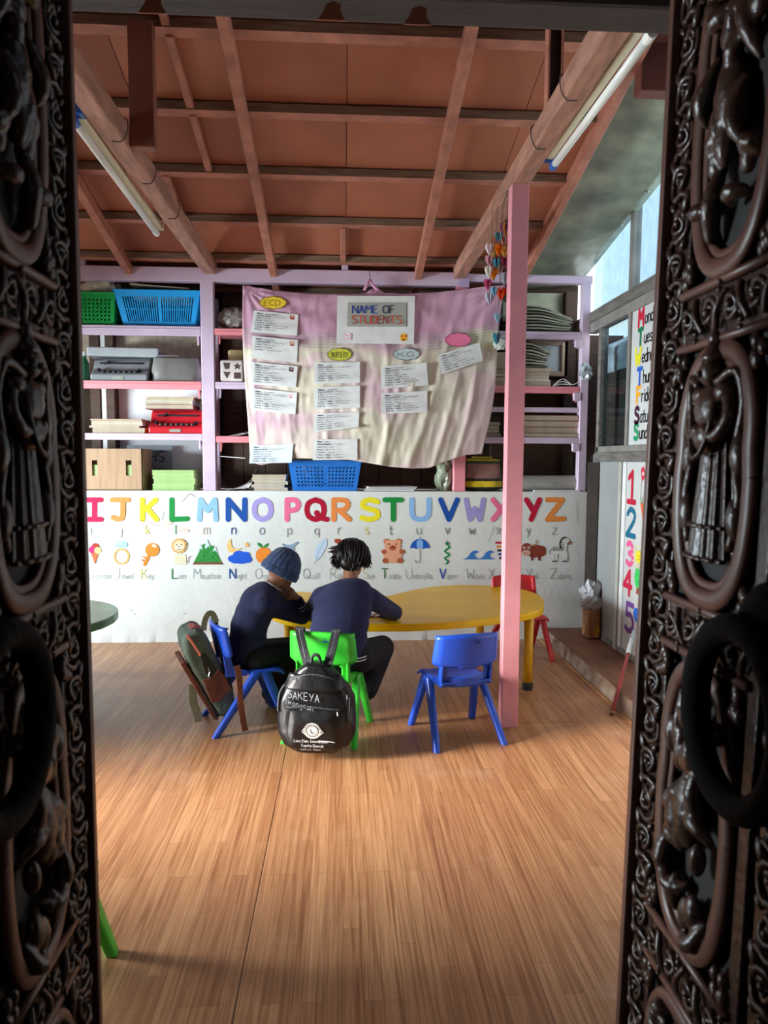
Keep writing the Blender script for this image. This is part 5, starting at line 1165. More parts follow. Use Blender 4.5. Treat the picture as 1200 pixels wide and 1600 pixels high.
r_, f_, u_, R_ = head(b, P2['hea'], (.12, .80, -.55), (0, .5, 1)); legs(b, P2, -.012)
for s, e, w_ in (('sl', 'el', 'wl'), ('sr', 'er', 'wr')): b.cap(P2[s], .038, P2[e], .032); b.cap(P2[e], .031, P2[w_], .022)
hand(b, P2['wr'], P2['wr'] + Vector((-.030, .02, .0)), (-.8, .5, -.1), (0, .2, 1), 1.0, .45); hand(b, P2['wl'], P2['wl'] + Vector((.03, .02, 0)), (.85, .45, -.1), (0, .2, 1), 1.0, .25)
for a, d in (('al', (0, 1, 0)), ('ar', (.2, 1, 0))): b.cap(P2[a] + Vector((0, 0, -.02)), .032, P2[a] + Vector(d).normalized() * .09 + Vector((0, 0, -.045)), .026)
b.build('body', M_SKIN, pr2, remesh=.006, smoothit=3)
eyes(pr2, P2['hea'], r_, f_, u_, R_)
b = MB(); torso(b, P2, .014, (1, .1, 0), 1.16)
for s, e, w_ in (('sl', 'el', 'wl'), ('sr', 'er', 'wr')): b.cap(P2[s], .062, P2[e], .048); b.cap(P2[e], .045, P2[e].lerp(P2[w_], .86), .034)
b.build('sweater', M_NAVY, pr2, remesh=.009, smoothit=5)
b = MB(); legs(b, P2, .022); b.ell(P2['pel'] - Vector((0, 0, .03)), (.128, .108, .075)); b.build('trousers', M_TROU, pr2, remesh=.009, smoothit=5)
for a, d in (('al', (0, 1, 0)), ('ar', (.2, 1, 0))): MB().cap(P2[a] + Vector((0, 0, -.025)), .036, P2[a] + Vector(d).normalized() * .09 + Vector((0, 0, -.045)), .031).build('shoe', M_SHOE, pr2, remesh=.008, smoothit=3)
for k in (0, 1):
    MB().tube(ring(P2['nec'] + Vector((0, .0, -.012 - .012 * k)), (0, .5, 1), .058 + .004 * k, 0, sq=(1, .95)), .0035, 6).build('collar_stripe', M_STRIPE, pr2)
    MB().tube(ring(P2['pel'] + Vector((.0, -.005, -.02 + .016 * k)), (0, .1, 1), .160, 0, sq=(1, 1.0)), .0035, 6).build('hem_stripe', M_STRIPE, pr2)
# hair: cap of many locks, two short tufts
b = MB(); random.seed(5); c = P2['hea']
b.ell(c + u_ * .020 - f_ * .012, (.088, .094, .092), R_, 22, 16)
b.ell(c - f_ * .050 - u_ * .040, (.070, .05, .055), R_, 14, 10)
for i in range(320):
    a = random.uniform(0, 2 * pi); back = cos(a)
    tilt = u_ * .09 + r_ * random.uniform(-.03, .03) - f_ * random.uniform(-.02, .04)
    L = random.uniform(.85, 1.15) * (2.15 if back > -.1 else 1.25); pts = []; w_ = random.uniform(-.25, .25); rad0 = .098 + random.uniform(-.003, .006)
    for k in range(0, 9):
        th = L * k / 8; d = (r_ * sin(a + w_ * k / 8) - f_ * cos(a + w_ * k / 8)) * sin(th) + u_ * cos(th)
        d = d.normalized(); pts.append(c + u_ * (.012 - .012 * k / 8) - f_ * .012 + Vector((d.x, d.y, d.z)) * (rad0 + .005 * sin(k * 1.1 + i)))
    b.tube(pts, [.003, .0045, .0055, .0058, .0058, .0055, .005, .004, .001], 5)
for base, dr, n in ((c + u_ * .045 - r_ * .085 - f_ * .03, -r_ + u_ * .15, 22), (c - u_ * .02 - r_ * .080 - f_ * .05, -r_ * .6 - u_ * .8, 22), (c - u_ * .03 + r_ * .080 - f_ * .04, r_ * .45 - u_ * .9, 40), (c - u_ * .06 + r_ * .02 - f_ * .07, -u_, 20)):
    for i in range(n):
        o = Vector([random.uniform(-.022, .022) for _ in range(3)]); q = base + o; dv = (Vector(dr) + Vector((random.uniform(-.35, .35), random.uniform(-.3, .3), random.uniform(-.35, .35)))).normalized(); e = q + dv * random.uniform(.025, .042)
        b.tube([q - dv * .03, q, (q + e) / 2 + Vector((0, 0, random.uniform(-.005, .005))), e], [.007, .0065, .005, .001], 5)
b.build('hair', M_HAIR, pr2, smooth=True)
MB().tube([c + u_ * .045 - r_ * .092 - f_ * .045, c + u_ * .035 - r_ * .112 - f_ * .035], .007, 8).build('hair_tie', mat('dusty_pink_band', '8a4a54', .7), pr2)
t = thing('notebook', 'open white notebook on the yellow table under the writing child', 'book', (.22, 4.42, .501))
for s in (-1, 1): p = MB(); p.T = Matrix.Translation((.18, 4.47, .501)) @ Matrix.Rotation(.2, 4, 'Z'); p.grid(lambda u, v: Vector((s * .13 * u, -.09 + .18 * v, .002 + .010 * sin(pi * min(1, u * 1.05)) ** .6)), 8, 4); p.build('page', M_PAPER, t, solid=.002)
t = thing('pencil', 'pencil held by the writing child', 'pencil', (P2['wr'].x, P2['wr'].y, P2['wr'].z)); q = P2['wr'] + Vector((-.07, .055, -.005)); MB().tube([q, q + Vector((.02, -.02, .012)), q + Vector((.10, -.08, .075))], [.001, .004, .004], 6).build('shaft', mat('yellow_pencil', 'd8a030', .4), t)

# ---- boy in the knitted hat, in profile towards the table
P1 = dict(pel=J(386, 1018, 4.03), spi=J(389, 980, 4.05), che=J(402, 943, 4.09), nec=J(424, 918, 4.11), hea=J(441, 892, 4.13), sr=J(412, 944, 3.99), sl=J(424, 934, 4.19), er=J(472, 964, 4.20), el=J(482, 958, 4.42), wr=J(464, 935, 4.15), wl=J(500, 955, 4.52),
          hr=J(398, 1028, 3.97), hl=J(400, 1022, 4.12), kr=J(450, 1018, 4.13), kl=J(455, 1012, 4.30), ar=J(421, 1082, 4.27), al=J(438, 1078, 4.42))
pr1 = thing('person', 'boy in blue knitted hat and navy sweater resting his head on his hand', 'person', (P1['pel'].x, P1['pel'].y, 0))
TW1 = (.30, -.95, 0)
b = MB(); torso(b, P1, -.012, TW1); b.cap(P1['nec'], .045, P1['hea'], .042)
r_, f_, u_, R_ = head(b, P1['hea'], (.80, .35, -.45), (.3, 0, 1)); legs(b, P1, -.012)
for s, e, w_ in (('sl', 'el', 'wl'), ('sr', 'er', 'wr')): b.cap(P1[s], .038, P1[e], .032); b.cap(P1[e], .031, P1[w_], .022)
hand(b, P1['wr'], J(455, 927, 4.12), (-.9, 0, .35), (0, -1, .2), 1.05, .75); hand(b, P1['wl'], P1['wl'] + Vector((.04, .0, 0)), (1, .1, -.1), (0, 0, 1), 1.0, .3)
for a in ('al', 'ar'): b.cap(P1[a] + Vector((0, 0, -.02)), .032, P1[a] + Vector((.07, .02, -.075)), .026)
b.build('body', M_SKIN, pr1, remesh=.006, smoothit=3)
eyes(pr1, P1['hea'], r_, f_, u_, R_)
b = MB(); torso(b, P1, .012, TW1)
for s, e, w_ in (('sl', 'el', 'wl'), ('sr', 'er', 'wr')): b.cap(P1[s], .060, P1[e], .046); b.cap(P1[e], .046, P1[e].lerp(P1[w_], .86), .036)
b.build('sweater', M_NAVY, pr1, remesh=.009, smoothit=5)
b = MB(); legs(b, P1, .014); b.ell(P1['pel'] - Vector((0, 0, .03)), (.12, .128, .075)); b.build('trousers', M_TROU, pr1, remesh=.009, smoothit=5)
for a in ('al', 'ar'): MB().cap(P1[a] + Vector((0.005, 0, -.045)), .034, P1[a] + Vector((.07, .02, -.078)), .031).build('shoe', M_SHOE, pr1, remesh=.008, smoothit=3)
for k in (0, 1):
    ax = P1['hea'] - P1['nec']; MB().tube(ring(P1['nec'] + ax * (-.16 + .30 * k) , ax, .062 - .006 * k, 0), .0032, 6).build('collar_stripe', M_STRIPE, pr1)
    d = P1['wr'] - P1['er']; MB().tube(ring(P1['er'] + d * (.50 + .16 * k), d, .043 - .002 * k, 0), .0035, 6).build('cuff_stripe', M_STRIPE, pr1)
b = MB(); c = P1['hea']
def hat(u, v):
    a = 2 * pi * u; th = pi * .60 * (1 - v)
    rr = .104 + .0022 * sin(40 * a / 2) * (1 if v < .85 else 0) + .004 * noise.noise((cos(a) * 2, sin(a) * 2, v * 4)); low = max(0, (.16 - v) / .16)
    d = (r_ * cos(a) + f_ * sin(a)) * sin(th) * (.97 + .03 * low) * 1.0 + u_ * cos(th) * 1.12
    return c + u_ * .012 - f_ * .010 + d * rr + (r_ * cos(a) + f_ * sin(a)) * (.006 if v < .17 else 0)
b.grid(hat, 80, 36); b.build('knitted_hat', M_HAT, pr1, smooth=True, solid=.006)
for k in range(3):
    MB().tube([hat(i / 40, .05 + .05 * k) + (hat(i / 40, .05) - c).normalized() * .003 for i in range(41)], .0035, 6).build('hat_rib', M_HAT, pr1)

# ================================================================== backpacks
M_BAGK = mat('black_nylon', '0d0e12', .36, var=.15, scale=10, bump=.5, bscale=16); M_BAGK2 = mat('black_webbing', '1c2026', .6, var=.1, bump=.4, bscale=140); M_WPRINT = mat('white_print', 'c8c8c8', .6)
bp = thing('backpack', 'black school backpack with white print hanging on the green chair', 'backpack', (-.125, 3.52, .045), radians(-10)); T2 = ROOT[bp.name]
PROF = [(0, .12), (.035, .165), (.09, .188), (.17, .195), (.25, .185), (.31, .160), (.36, .120), (.40, .085), (.425, .045)]
def bag(th, z, g=0):
    w_ = lerp_poly(PROF, z) + g; d_ = (.105 - .05 * max(0, (z - .15) / .27) + g) * (1 if z > .03 else .8 + 6 * z)
    s = lambda q: math.copysign(abs(q) ** .62, q)
    n1 = noise.noise((cos(th) * 2, sin(th) * 2, z * 9)); n2 = noise.noise((cos(th) * 5, sin(th) * 5, z * 16 + 4))
    n3 = noise.noise((th * 2.2, z * 3 + th, 9)); k = 1 + .05 * n1 + .03 * n2 + .05 * n3 * min(1, z * 4)
    return Vector((w_ * s(cos(th)) * k, d_ * s(sin(th)) * k - .06 * z, z))
b = MB(); b.T = T2; b.grid(lambda u, v: bag(2 * pi * u, .425 * v), 60, 40); b.add([Vector((0, 0, .0)), Vector((0, -.02, .43))], []); 
n0 = len(b.v); b.f += [[i, (i + 1), n0 - 2] for i in range(60)] + [[40 * 61 + i + 1, 40 * 61 + i, n0 - 1] for i in range(60)]; b.mi += [0] * 120; b.c += [None] * 120
b.build('bag_body', M_BAGK, bp, smooth=True)
def bagf(x, z, off=.0):
    """front surface of the bag"""
    w_ = lerp_poly(PROF, z); q = max(-.97, min(.97, x / w_)); th = -math.acos(math.copysign(abs(q) ** (1 / .62), q)); p = bag(th, z); return Vector((x, p.y - off, z))
# pocket: raised lower panel with its own seam and zip
b = MB(); b.T = T2; b.grid(lambda u, v: bagf((-.135 + .27 * u) * (1 - .12 * v), .02 + .20 * v, .010 * (min(1, 8 * u, 8 * (1 - u), 6 * v, 6 * (1 - v)))), 24, 18); b.build('front_pocket', M_BAGK, bp, smooth=True)
def bline(pts, r, m, nm, n=6, off=.008):
    q = MB(); q.T = T2; q.tube([bagf(x, z, off) for x, z in smooth_line(pts, 6)], r, n); return q.build(nm, m, bp)
bline([(-.13, .225), (0, .235), (.13, .225)], .006, M_BAGK2, 'pocket_zip', off=.010)
bline([(-.172, .20), (-.165, .29), (-.10, .36), (0, .385), (.10, .36), (.165, .29), (.172, .20)], .008, M_BAGK2, 'main_zip', off=.004)
q = MB(); q.T = T2; q.grid(lambda u, v: bagf((-.15 + .3 * u) * (1 - .2 * v), .315 + .07 * v, .022 * (1 - v) * (1 - (2 * u - 1) ** 2 * .6) + .006), 16, 6); q.build('zip_flap', M_BAGK, bp, smooth=True, solid=.004)
for k, (x, z) in enumerate(((.12, .218), (.16, .29))): q = MB(); q.T = T2; q.tube([bagf(x, z, .014), bagf(x + .003, z - .018, .018)], .0035, 6); q.build('zip_puller', mat('dull_steel', '9a9a9a', .3, .8), bp)
def bprint(name, fn):
    q = Paint(lambda u, v: T2 @ bagf(u, v, .0125), T2.to_3x3() @ Vector((0, -1, 0)), .0006); fn(q); q.build(name, PAINT, bp, recalc=False)
bprint('handwriting', lambda q: (q.text('SAKEYA', -.122, .275, .036, .0034, '8e949c', sgn=1, sq=.9, rnd=False, slope=-.12, jit=.08), q.text('twongcah', -.135, .248, .026, .0026, '7c828a', sgn=1, sq=1.1, rnd=False, slope=-.22, jit=.1), q.poly([(-.112, .318), (-.088, .316), (-.088, .328), (-.112, .33)], 'd8dce0')))
def emblem(q):
    c = (.002, .125)
    q.disc(c, .042, .040, 'b9b9b7', 30); q.poly([(-.052, .118), (-.04, .135), (-.03, .15), (-.03, .10)], 'b9b9b7'); q.poly([(.058, .118), (.044, .135), (.034, .15), (.034, .10)], 'b9b9b7')
    q.disc(c, .031, .030, '3a3c40', 26); q.disc(c, .028, .027, 'a8a8a6', 26); q.disc(c, .018, .018, 'd0cfcc', 22)
    q.text('L', c[0] - .006, c[1] - .009, .019, .0045, '222428', sgn=1, rnd=False)
    for i in range(13):
        a = pi * (.08 + .84 * i / 12); q.line([(c[0] + .033 * cos(a), c[1] + .032 * sin(a)), (c[0] + .040 * cos(a + .03), c[1] + .038 * sin(a + .03))], .0022, '33363a', False)
    for s in (-1, 1):
        for i in range(3): q.line([(c[0] + s * (.036 + .005 * i), c[1] - .008 - .003 * i), (c[0] + s * (.044 + .004 * i), c[1] + .004)], .002, '3a3c40', False)
bprint('emblem', emblem)
bprint('lettering', lambda q: (q.text('Lions Clubs International', -.088, .066, .0125, .0016, 'd8d8d8', sgn=1, rnd=False, sq=.92), q.poly([(.03, .079), (.10, .074), (.112, .068), (.09, .071), (.03, .074)], 'd8d8d8'), q.text('Tuesha Dainish', -.055, .044, .0135, .0017, 'd0d0d0', sgn=1, rnd=False), q.text('Lalit pur, Nepal', -.055, .026, .011, .0014, 'c0c0c0', sgn=1, rnd=False)))
# straps over the chair back
TC = ROOT[ch2.name]
for x, xb_ in ((-.098, -.045), (.088, .055)):
    top = TC @ Vector((x, -.188, .594)); dn = T2 @ Vector((xb_, -.010, .415))
    outer = top + (TC.to_3x3() @ Vector((0, -.012, -.012))); inner = TC @ Vector((x, -.150, .55))
    pts = smooth_line([inner, top + Vector((0, .006, .004)), outer, outer.lerp(dn, .5) + Vector((0, -.02, 0)), dn], 6)
    q = MB(); rings = []
    ax = TC.to_3x3() @ Vector((1, 0, 0))
    for i, p_ in enumerate(pts):
        d = (Vector(pts[min(i + 1, len(pts) - 1)]) - Vector(pts[max(0, i - 1)])).normalized(); n_ = ax.cross(d).normalized(); a2 = d.cross(n_).normalized(); p_ = Vector(p_)
        rings.append([p_ + a2 * sx_ * .021 + n_ * sy_ * .006 for sx_, sy_ in ((-1, -1), (1, -1), (1, 1), (-1, 1))])
    q.loft(rings); st_ = q.build('shoulder_strap', M_BAGK2, bp, bev=.003)
    q = MB(); q.tube([Vector(p_) - ax.cross((Vector(pts[-1]) - Vector(pts[8])).normalized()) * .0 + Vector((0, -.0075, 0)) for p_ in pts[9:-3]], .003, 6); q.build('strap_piping', mat('grey_piping', '5a6068', .5), st_)
q = MB(); q.T = T2; q.tube(smooth_line([(-.025, -.02, .42), (-.015, -.028, .462), (.012, -.028, .462), (.022, -.02, .42)]), .008, 6); q.build('grab_loop', M_BAGK2, bp)

M_BG = mat('sage_canvas', '5c6e62', .85, var=.22, scale=9, bump=.3, bscale=70); M_BBR = mat('brown_suede', '7a4534', .8, var=.22, scale=10, bump=.25, bscale=60); M_BDK = mat('dark_canvas', '2a2622', .85); M_ZIP = mat('salmon_zip', 'd0705c', .6); M_STR = mat('olive_webbing', '8c9078', .8, var=.15, bump=.3, bscale=120)
T1 = ROOT[ch1.name]; AX = (T1.to_3x3() @ Vector((1, 0, 0))).normalized(); C1 = T1 @ Vector((.125, 0, 0))
def side(px, py, out=0.):
    d = ray(px, py); o = Vector((0, 0, EYE)); c = C1 + AX * out; k = (c - o).dot(AX) / d.dot(AX); return o + d * k
b1 = thing('backpack', 'sage green and brown canvas backpack hanging behind the boy on the blue chair', 'backpack', side(325, 1120), radians(-70.7))
def sprism(pxs, out, th, m, nm, bev=.004, seg=2): return MB().prism([side(x, y, out) for x, y in pxs], -AX * th).build(nm, m, b1, bev=bev, seg=seg)
BODY = [(285, 1000), (292, 992), (306, 985), (318, 985), (326, 998), (340, 1028), (356, 1058), (366, 1082), (369, 1106), (362, 1118), (350, 1122), (340, 1119), (322, 1090), (300, 1050), (288, 1022)]
sprism(BODY, 0, .27, M_BG, 'bag_body', .028, 4)
sprism([(281, 1037), (289, 1034), (342, 1120), (340, 1127), (333, 1124)], -.01, .25, M_BBR, 'front_flap', .006)
sprism([(300, 1052), (309, 1064), (344, 1119), (338, 1122)], -.004, .255, M_BDK, 'lower_gusset', .006)
MB().tube([side(x, y, .006) for x, y in smooth_line([(292, 992), (300, 1003), (310, 1018), (313, 1024)])], .008, 6).build('zip_tape', M_ZIP, b1)
sprism([(313, 1024), (320, 1020), (338, 1046), (330, 1058), (322, 1054)], .004, .008, M_BDK, 'side_opening', .002)
MB().tube([side(x, y, .014) for x, y in ((325, 1043), (328, 1050), (326, 1056), (329, 1060))], .004, 6).build('zip_puller', mat('dull_steel'), b1)
sprism([(316, 1062), (324, 1061), (334, 1057), (342, 1046), (350, 1054), (364, 1079), (352, 1086), (346, 1095), (336, 1098), (330, 1098)], .012, .016, M_BBR, 'side_pocket', .005)
sprism([(297, 981), (306, 979), (318, 983), (314, 986), (303, 987), (299, 984)], -.05, .1, mat('salmon_tab', 'b8605c', .7), 'top_tab', .003)
def strap(pxs, outs, m, nm, wd=.026):
    pts = [side(x, y, o) for (x, y), o in zip(pxs, outs)]; pts = smooth_line([tuple(p) for p in pts], 6); q = MB(); rings = []
    for i, p_ in enumerate(pts):
        d = (Vector(pts[min(i + 1, len(pts) - 1)]) - Vector(pts[max(0, i - 1)])).normalized(); v_ = (Vector(p_) - Vector((0, 0, EYE))).normalized(); a2 = d.cross(AX).normalized(); p_ = Vector(p_)
        rings.append([p_ + a2 * s1 * wd / 2 + AX * s2 * .003 for s1, s2 in ((-1, -1), (1, -1), (1, 1), (-1, 1))])
    q.loft(rings); return q.build(nm, m, b1, bev=.001, seg=1)
strap([(318, 985), (320, 970), (326, 959), (333, 960), (338, 972)], [-.05] * 5, M_STR, 'hanging_loop', .03)
strap([(338, 972), (342, 1000), (350, 1040), (362, 1078)], [-.05, -.03, -.02, -.01], M_BDK, 'shoulder_strap', .018)
strap([(370, 1040), (374, 1062), (376, 1100), (383, 1142)], [.075, .078, .08, .08], M_BBR, 'hanging_strap', .032)
strap([(301, 1069), (302, 1095), (308, 1115), (310, 1128)], [-.02, -.02, -.02, -.02], M_STR, 'loose_strap', .042)

# ================================================================== odds and ends at the right
t = thing('wooden_block', 'short wooden block standing on the step in the right corner', 'block', (1.905, 5.49, .098))
p = MB(); p.box(1.862, 1.955, 5.42, 5.56, .100, .315); p.build('block', mat('raw_orange_wood', 'b88258', .75, var=.2, stretch=(4, 4, .7), scale=8), t, bev=.006)
MB().box(1.92, 1.95, 5.416, 5.42, .12, .20).build('yellow_mark', mat('yellow_paint', 'c8a030', .6, var=.2, scale=30), t)
t = thing('crumpled_bag', 'crumpled white plastic bag lying on the wooden block', 'bag', (1.905, 5.49, .315)); p = MB(); p.grid(crink((1.905, 5.49, .405), (.075, .06, .12), 21, 26, 18, .5), 30, 22); p.build('bag', mat('white_film', 'd8dade', .35, var=.2, scale=14, bump=.5, bscale=30), t)
t = thing('broom_stick', 'thin red stick with a white tip leaning on the right step', 'stick', at(956, 1117, Z=0))
a0, a1 = at(956, 1116, Z=.008), at(991, 986, X=1.90); mid = a0.lerp(a1, .70)
MB().tube([a0, mid], .011, 10).build('red_shaft', mat('red_stick', 'a83c40', .5), t, smooth=True); MB().tube([mid, a1], [.017, .013], 10).build('white_sleeve', mat('white_sleeve', 'c8d4dc', .5), t, smooth=True)
MB().tube([a0 + Vector((0, 0, .0)), a0.lerp(a1, .02)], .013, 10).build('end_cap', mat('tan_cap', 'b8886a', .6), t)

# ================================================================== carved double door, both leaves swung inwards
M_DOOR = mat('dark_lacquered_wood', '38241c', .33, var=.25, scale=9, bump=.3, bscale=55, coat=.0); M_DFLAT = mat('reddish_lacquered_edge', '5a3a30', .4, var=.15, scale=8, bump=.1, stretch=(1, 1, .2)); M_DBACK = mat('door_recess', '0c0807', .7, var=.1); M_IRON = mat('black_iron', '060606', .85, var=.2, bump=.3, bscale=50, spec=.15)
def door(name, lab, fn, mirror, fig):
    """fn(s, d, z): s from the free edge towards the hinge, d relief height"""
    L = lambda s, d, z: Vector(fn(s, d, z))
    def bx(s0, s1, d0, d1, z0, z1): 
        return MB().add([L(s, d, z) for s in (s0, s1) for d in (d0, d1) for z in (z0, z1)], [(0, 1, 3, 2), (4, 6, 7, 5), (0, 4, 5, 1), (2, 3, 7, 6), (0, 2, 6, 4), (1, 5, 7, 3)])
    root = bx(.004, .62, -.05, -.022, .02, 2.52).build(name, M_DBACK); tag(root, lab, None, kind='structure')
    bx(0, .019, -.05, .012, .015, 2.53).build('edge_bead', M_DFLAT, root, bev=.003)
    for s0, s1, m in ((.019, .100, M_DOOR), (.375, .405, M_DOOR), (.43, .52, M_DOOR)): bx(s0, s1, -.05, -.008, .02, 2.52).build('stile', m, root, bev=.003)
    bands = [(.50, .59), (1.115, 1.20), (1.65, 1.745), (2.31, 2.40)]
    for z0, z1 in bands:
        bx(.095, .38, -.03, -.010, z0, z1).build('rail', M_DOOR, root)
        for z in (z0, z1): 
            MB().tube([L(.094, -.004, z), L(.385, -.004, z)], .0085, 8).build('rail_moulding', M_DFLAT, root, smooth=True)
    # running scroll along the stiles: one shape shared by all
    def scroll_mesh(flip):
        q = MB(); pts = []
        for i in range(22):
            a = i / 21 * 3.4 * pi; r = .026 * (1 - i / 21 * .82); pts.append((r * cos(a) * flip, 0, r * sin(a)))
        q.tube([(x, .004 + .003 * sin(i), z) for i, (x, _, z) in enumerate(pts)], [.0062 - .0001 * i for i in range(22)], 7)
        q.ell((0, .008, 0), .0075, n=8, m=6); q.ell((.028 * flip, .005, .030), (.010, .008, .020), Matrix.Rotation(.5 * flip, 3, 'Y'), 8, 6); q.ell((-.024 * flip, .005, .034), (.007, .007, .012), Matrix.Rotation(-.7 * flip, 3, 'Y'), 8, 6); q.ell((-.006 * flip, .008, .043), .006, n=8, m=6)
        q.tube(smooth_line([(-.03 * flip, .003, -.036), (-.012 * flip, .008, -.030), (.012 * flip, .008, -.034), (.032 * flip, .003, -.020), (.033 * flip, .003, .01)]), .0055, 6)
        return q
    sm = {}
    def place_scrolls(sc, z0, z1, step):
        k = 0; z = z0
        while z < z1:
            fl_ = 1 if k % 2 else -1; q = scroll_mesh(fl_) if fl_ not in sm else None
            if q is not None:
                q.v = [tuple(L(sc, y - .008, z) + (L(sc + x, y - .008, z + zz) - L(sc, y - .008, z))) for x, y, zz in [(a, b_, c_) for a, b_, c_ in q.v]]
                o = q.build('carved_scroll', M_DOOR, root, smooth=True); sm[fl_] = (o, Vector((L(sc, 0, z))))
            else:
                o0, base = sm[fl_]; o = o0.copy(); COL.objects.link(o); o.location = o0.location + (L(sc, 0, z) - base)
            z += step; k += 1
    place_scrolls(.060, .08, 2.5, .0785); place_scrolls(.475, .08, 2.5, .0785)
    # scroll bands between the niches
    for bi, (z0, z1) in enumerate(bands):
        q = MB(); zc = (z0 + z1) / 2
        for i in range(4):
            sc = .13 + .072 * i; f = 1 if i % 2 else -1
            q.tube([L(sc + .028 * (1 - k / 15 * .8) * cos(k * .62), .0 + .003 * sin(k), zc + f * .026 * (1 - k / 15 * .8) * sin(k * .62)) for k in range(16)], .0055, 6); q.ell(L(sc, .004, zc), .008, n=8, m=6)
            q.tube(smooth_line([tuple(L(sc + .02, -.002, zc - f * .03)), tuple(L(sc + .036, .006, zc)), tuple(L(sc + .05, -.002, zc + f * .03))]), .006, 6)
            for k in range(3): q.ell(L(sc + .036, .003, zc + f * (.018 + .012 * k)), .0055, n=8, m=6)
        q.build('carved_band', M_DOOR, root, smooth=True)
    niches = [(.04, .50), (.59, 1.115), (1.20, 1.65), (1.745, 2.31)]
    for ni, (z0, z1) in enumerate(niches):
        zc, hh = (z0 + z1) / 2, (z1 - z0) / 2 - .018; sc, hw = .237, .118
        def oval(k, w_=1.0):
            out = []
            for i in range(49):
                a = 2 * pi * i / 48; e = .75; x = math.copysign(abs(cos(a)) ** e, cos(a)); y = math.copysign(abs(sin(a)) ** e, sin(a))
                waist = 1 - .06 * math.exp(-((y - .25) / .12) ** 2); out.append((sc + (hw - k) * x * waist, zc + (hh - k) * y))
            return out
        dn = L(0, 1, 0) - L(0, 0, 0)
        q = MB(); q.tube([L(s, -.004, z) for s, z in oval(.002)], .017, 10, cap=False, flat=.55, up=dn); q.build('niche_frame', M_DFLAT, root, smooth=True)
        q = MB(); q.tube([L(s, -.010, z) for s, z in oval(.023)], .010, 8, cap=False, flat=.6, up=dn); q.build('niche_frame', M_DFLAT, root, smooth=True)
        # spandrels
        q = MB(); random.seed(ni + 31)
        for cs, cz in ((.112, z0 + .035), (.36, z0 + .035), (.112, z1 - .035), (.36, z1 - .035)):
            for k in range(7): q.ell(L(cs + random.uniform(-.014, .014), -.004, cz + random.uniform(-.02, .02)), (.010, .010, .014), n=8, m=6)
        q.build('carved_leaf_corner', M_DOOR, root, smooth=True)
        q = MB()
        if ni == fig:      # robed standing figure with a tall crown
            zb = z0 + .09; H_ = z1 - z0
            def skirt(u, v):
                a = pi * u; fl = 1 + .10 * sin(a * 15); w_ = (.066 - .026 * v) * fl; return L(sc + w_ * cos(a), -.016 + .030 * sin(a) * (1 - .3 * v) * fl, zb + .19 * v)
            q.grid(skirt, 60, 10); 
            for v in (.0, .28): q.tube([skirt(i / 40, v) + (L(0, .004, 0) - L(0, 0, 0)) for i in range(41)], .004, 6)
            q.ell(L(sc, .0, zb + .20), (.030, .034, .03), n=12); q.ell(L(sc, .0, zb + .245), (.028, .040, .042), n=12); 
            q.ell(L(sc - .036, 0, zb + .27), (.018, .022, .018)); q.ell(L(sc + .036, 0, zb + .27), (.018, .022, .018))
            for s in (-1, 1): q.tube(smooth_line([tuple(L(sc + s * .042, 0, zb + .27)), tuple(L(sc + s * .060, .006, zb + .23)), tuple(L(sc + s * .035, .014, zb + .20)), tuple(L(sc + s * .008, .018, zb + .215))]), .011, 8); q.tube(smooth_line([tuple(L(sc + s * .03, .012, zb + .285)), tuple(L(sc + s * .072, .004, zb + .30)), tuple(L(sc + s * .085, -.004, zb + .25)), tuple(L(sc + s * .070, -.004, zb + .17)), tuple(L(sc + s * .088, -.004, zb + .10)), tuple(L(sc + s * .07, -.004, zb + .02))]), .008, 8)
            q.ell(L(sc, .008, zb + .305), (.019, .021, .024), n=12); q.ell(L(sc, .028, zb + .302), (.005, .005, .006)); q.lathe([(.020, 0), (.022, .008), (.014, .02), (.010, .035), (.012, .04), (.0045, .05), (.002, .068), (0, .07)], L(sc, .004, zb + .322), 12)
            q.tube([L(sc + .035 * math.sin(k / 8 * pi - pi / 2) , .030 - .012 * abs(k - 4) / 4, zb + .255 - .09 * sin(k / 8 * pi)) for k in range(9)], .0045, 6)
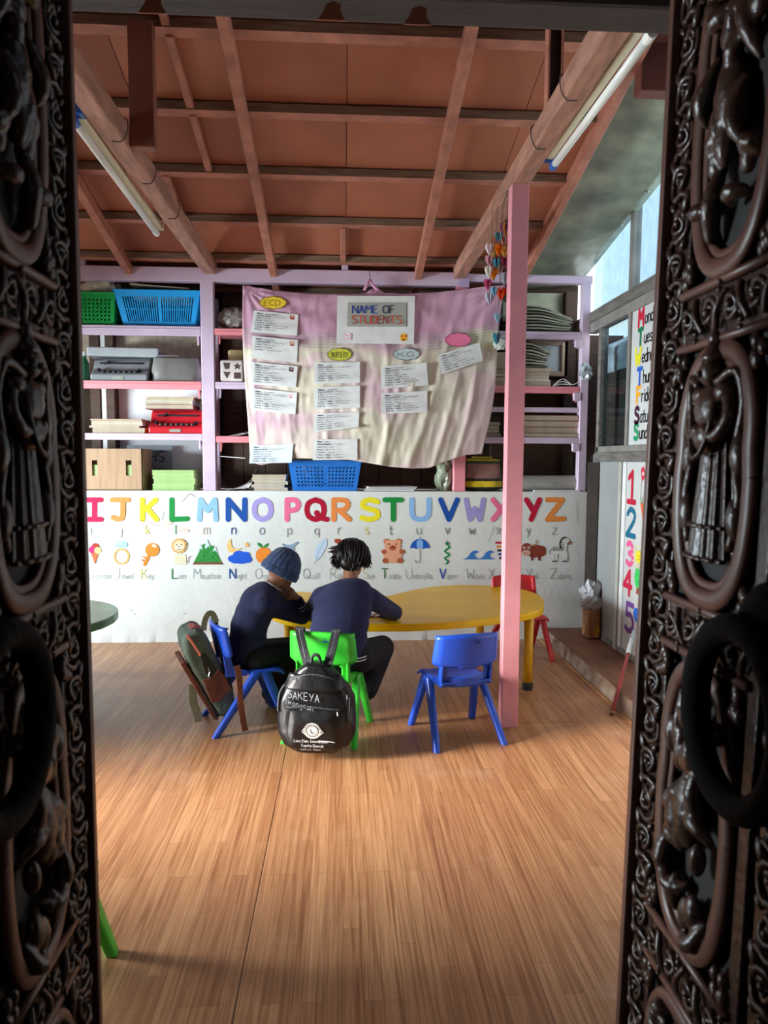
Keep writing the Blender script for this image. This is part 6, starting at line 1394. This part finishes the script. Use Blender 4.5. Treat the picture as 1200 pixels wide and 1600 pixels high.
            for s in (-1, 1):
                for k in range(2): q.ell(L(sc + s * .080, -.006, zb + .17 - .10 * k), (.016, .018, .036), n=12, m=8)
            q.build('carved_figure', M_DOOR, root, smooth=True)
        else:              # drapery, scrolls and small figures
            random.seed(ni * 7 + fig); 
            for k in range(15):
                s0_, z0_ = sc + random.uniform(-.07, .07), zc + random.uniform(-.75, .75) * hh; a = random.uniform(0, 6.28); ln = random.uniform(.05, .09); cv = random.uniform(-1.6, 1.6); pts = []
                for j in range(7):
                    f = j / 6; ang = a + cv * f; s0_ += cos(ang) * ln / 6; z0_ += sin(ang) * ln / 3.4; s0_ = max(sc - .085, min(sc + .085, s0_)); z0_ = max(zc - hh * .88, min(zc + hh * .88, z0_)); pts.append(L(s0_, -.008 + .02 * sin(pi * f), z0_))
                q.tube(pts, [.007, .012, .015, .016, .014, .010, .005], 8)
            for k in range(9): q.ell(L(sc + random.uniform(-.07, .07), .002, zc + random.uniform(-.8, .8) * hh), (random.uniform(.012, .02), random.uniform(.012, .02), random.uniform(.02, .042)), n=10, m=8)
            q.ell(L(sc, -.004, zc), (.03, .03, .07), n=14, m=10); q.ell(L(sc, .004, zc + .09), (.02, .024, .026), n=12, m=10)
            q.build('carved_foliage', M_DOOR, root, remesh=.004, smoothit=2)
    # iron boss and ring
    kn = MB().lathe([(.066, -.02), (.066, .004), (.050, .022), (.026, .036), (.020, .05), (0, .052)], L(.43, -.004, 1.215), 20, L(0, 1, 0) - L(0, 0, 0)).build('knocker_boss', M_IRON, root, smooth=False, bev=.003)
    MB().tube([L(.43 + .118 * sin(2 * pi * i / 40), .040, 1.085 + .128 * cos(2 * pi * i / 40)) for i in range(41)], .022, 12, cap=False).build('knocker_ring', M_IRON, root, smooth=True)
    return root
door('door_1', 'left leaf of the dark carved wooden double door, swung inwards', lambda s, d, z: (-.484 + d - .012, 1.425 - s, z), -1, 2)
door('door_2', 'right leaf of the dark carved wooden double door, swung inwards', lambda s, d, z: (0.594 - d + .012 + .018 * (z - 1.45), 1.425 - s, z), 1, 2)
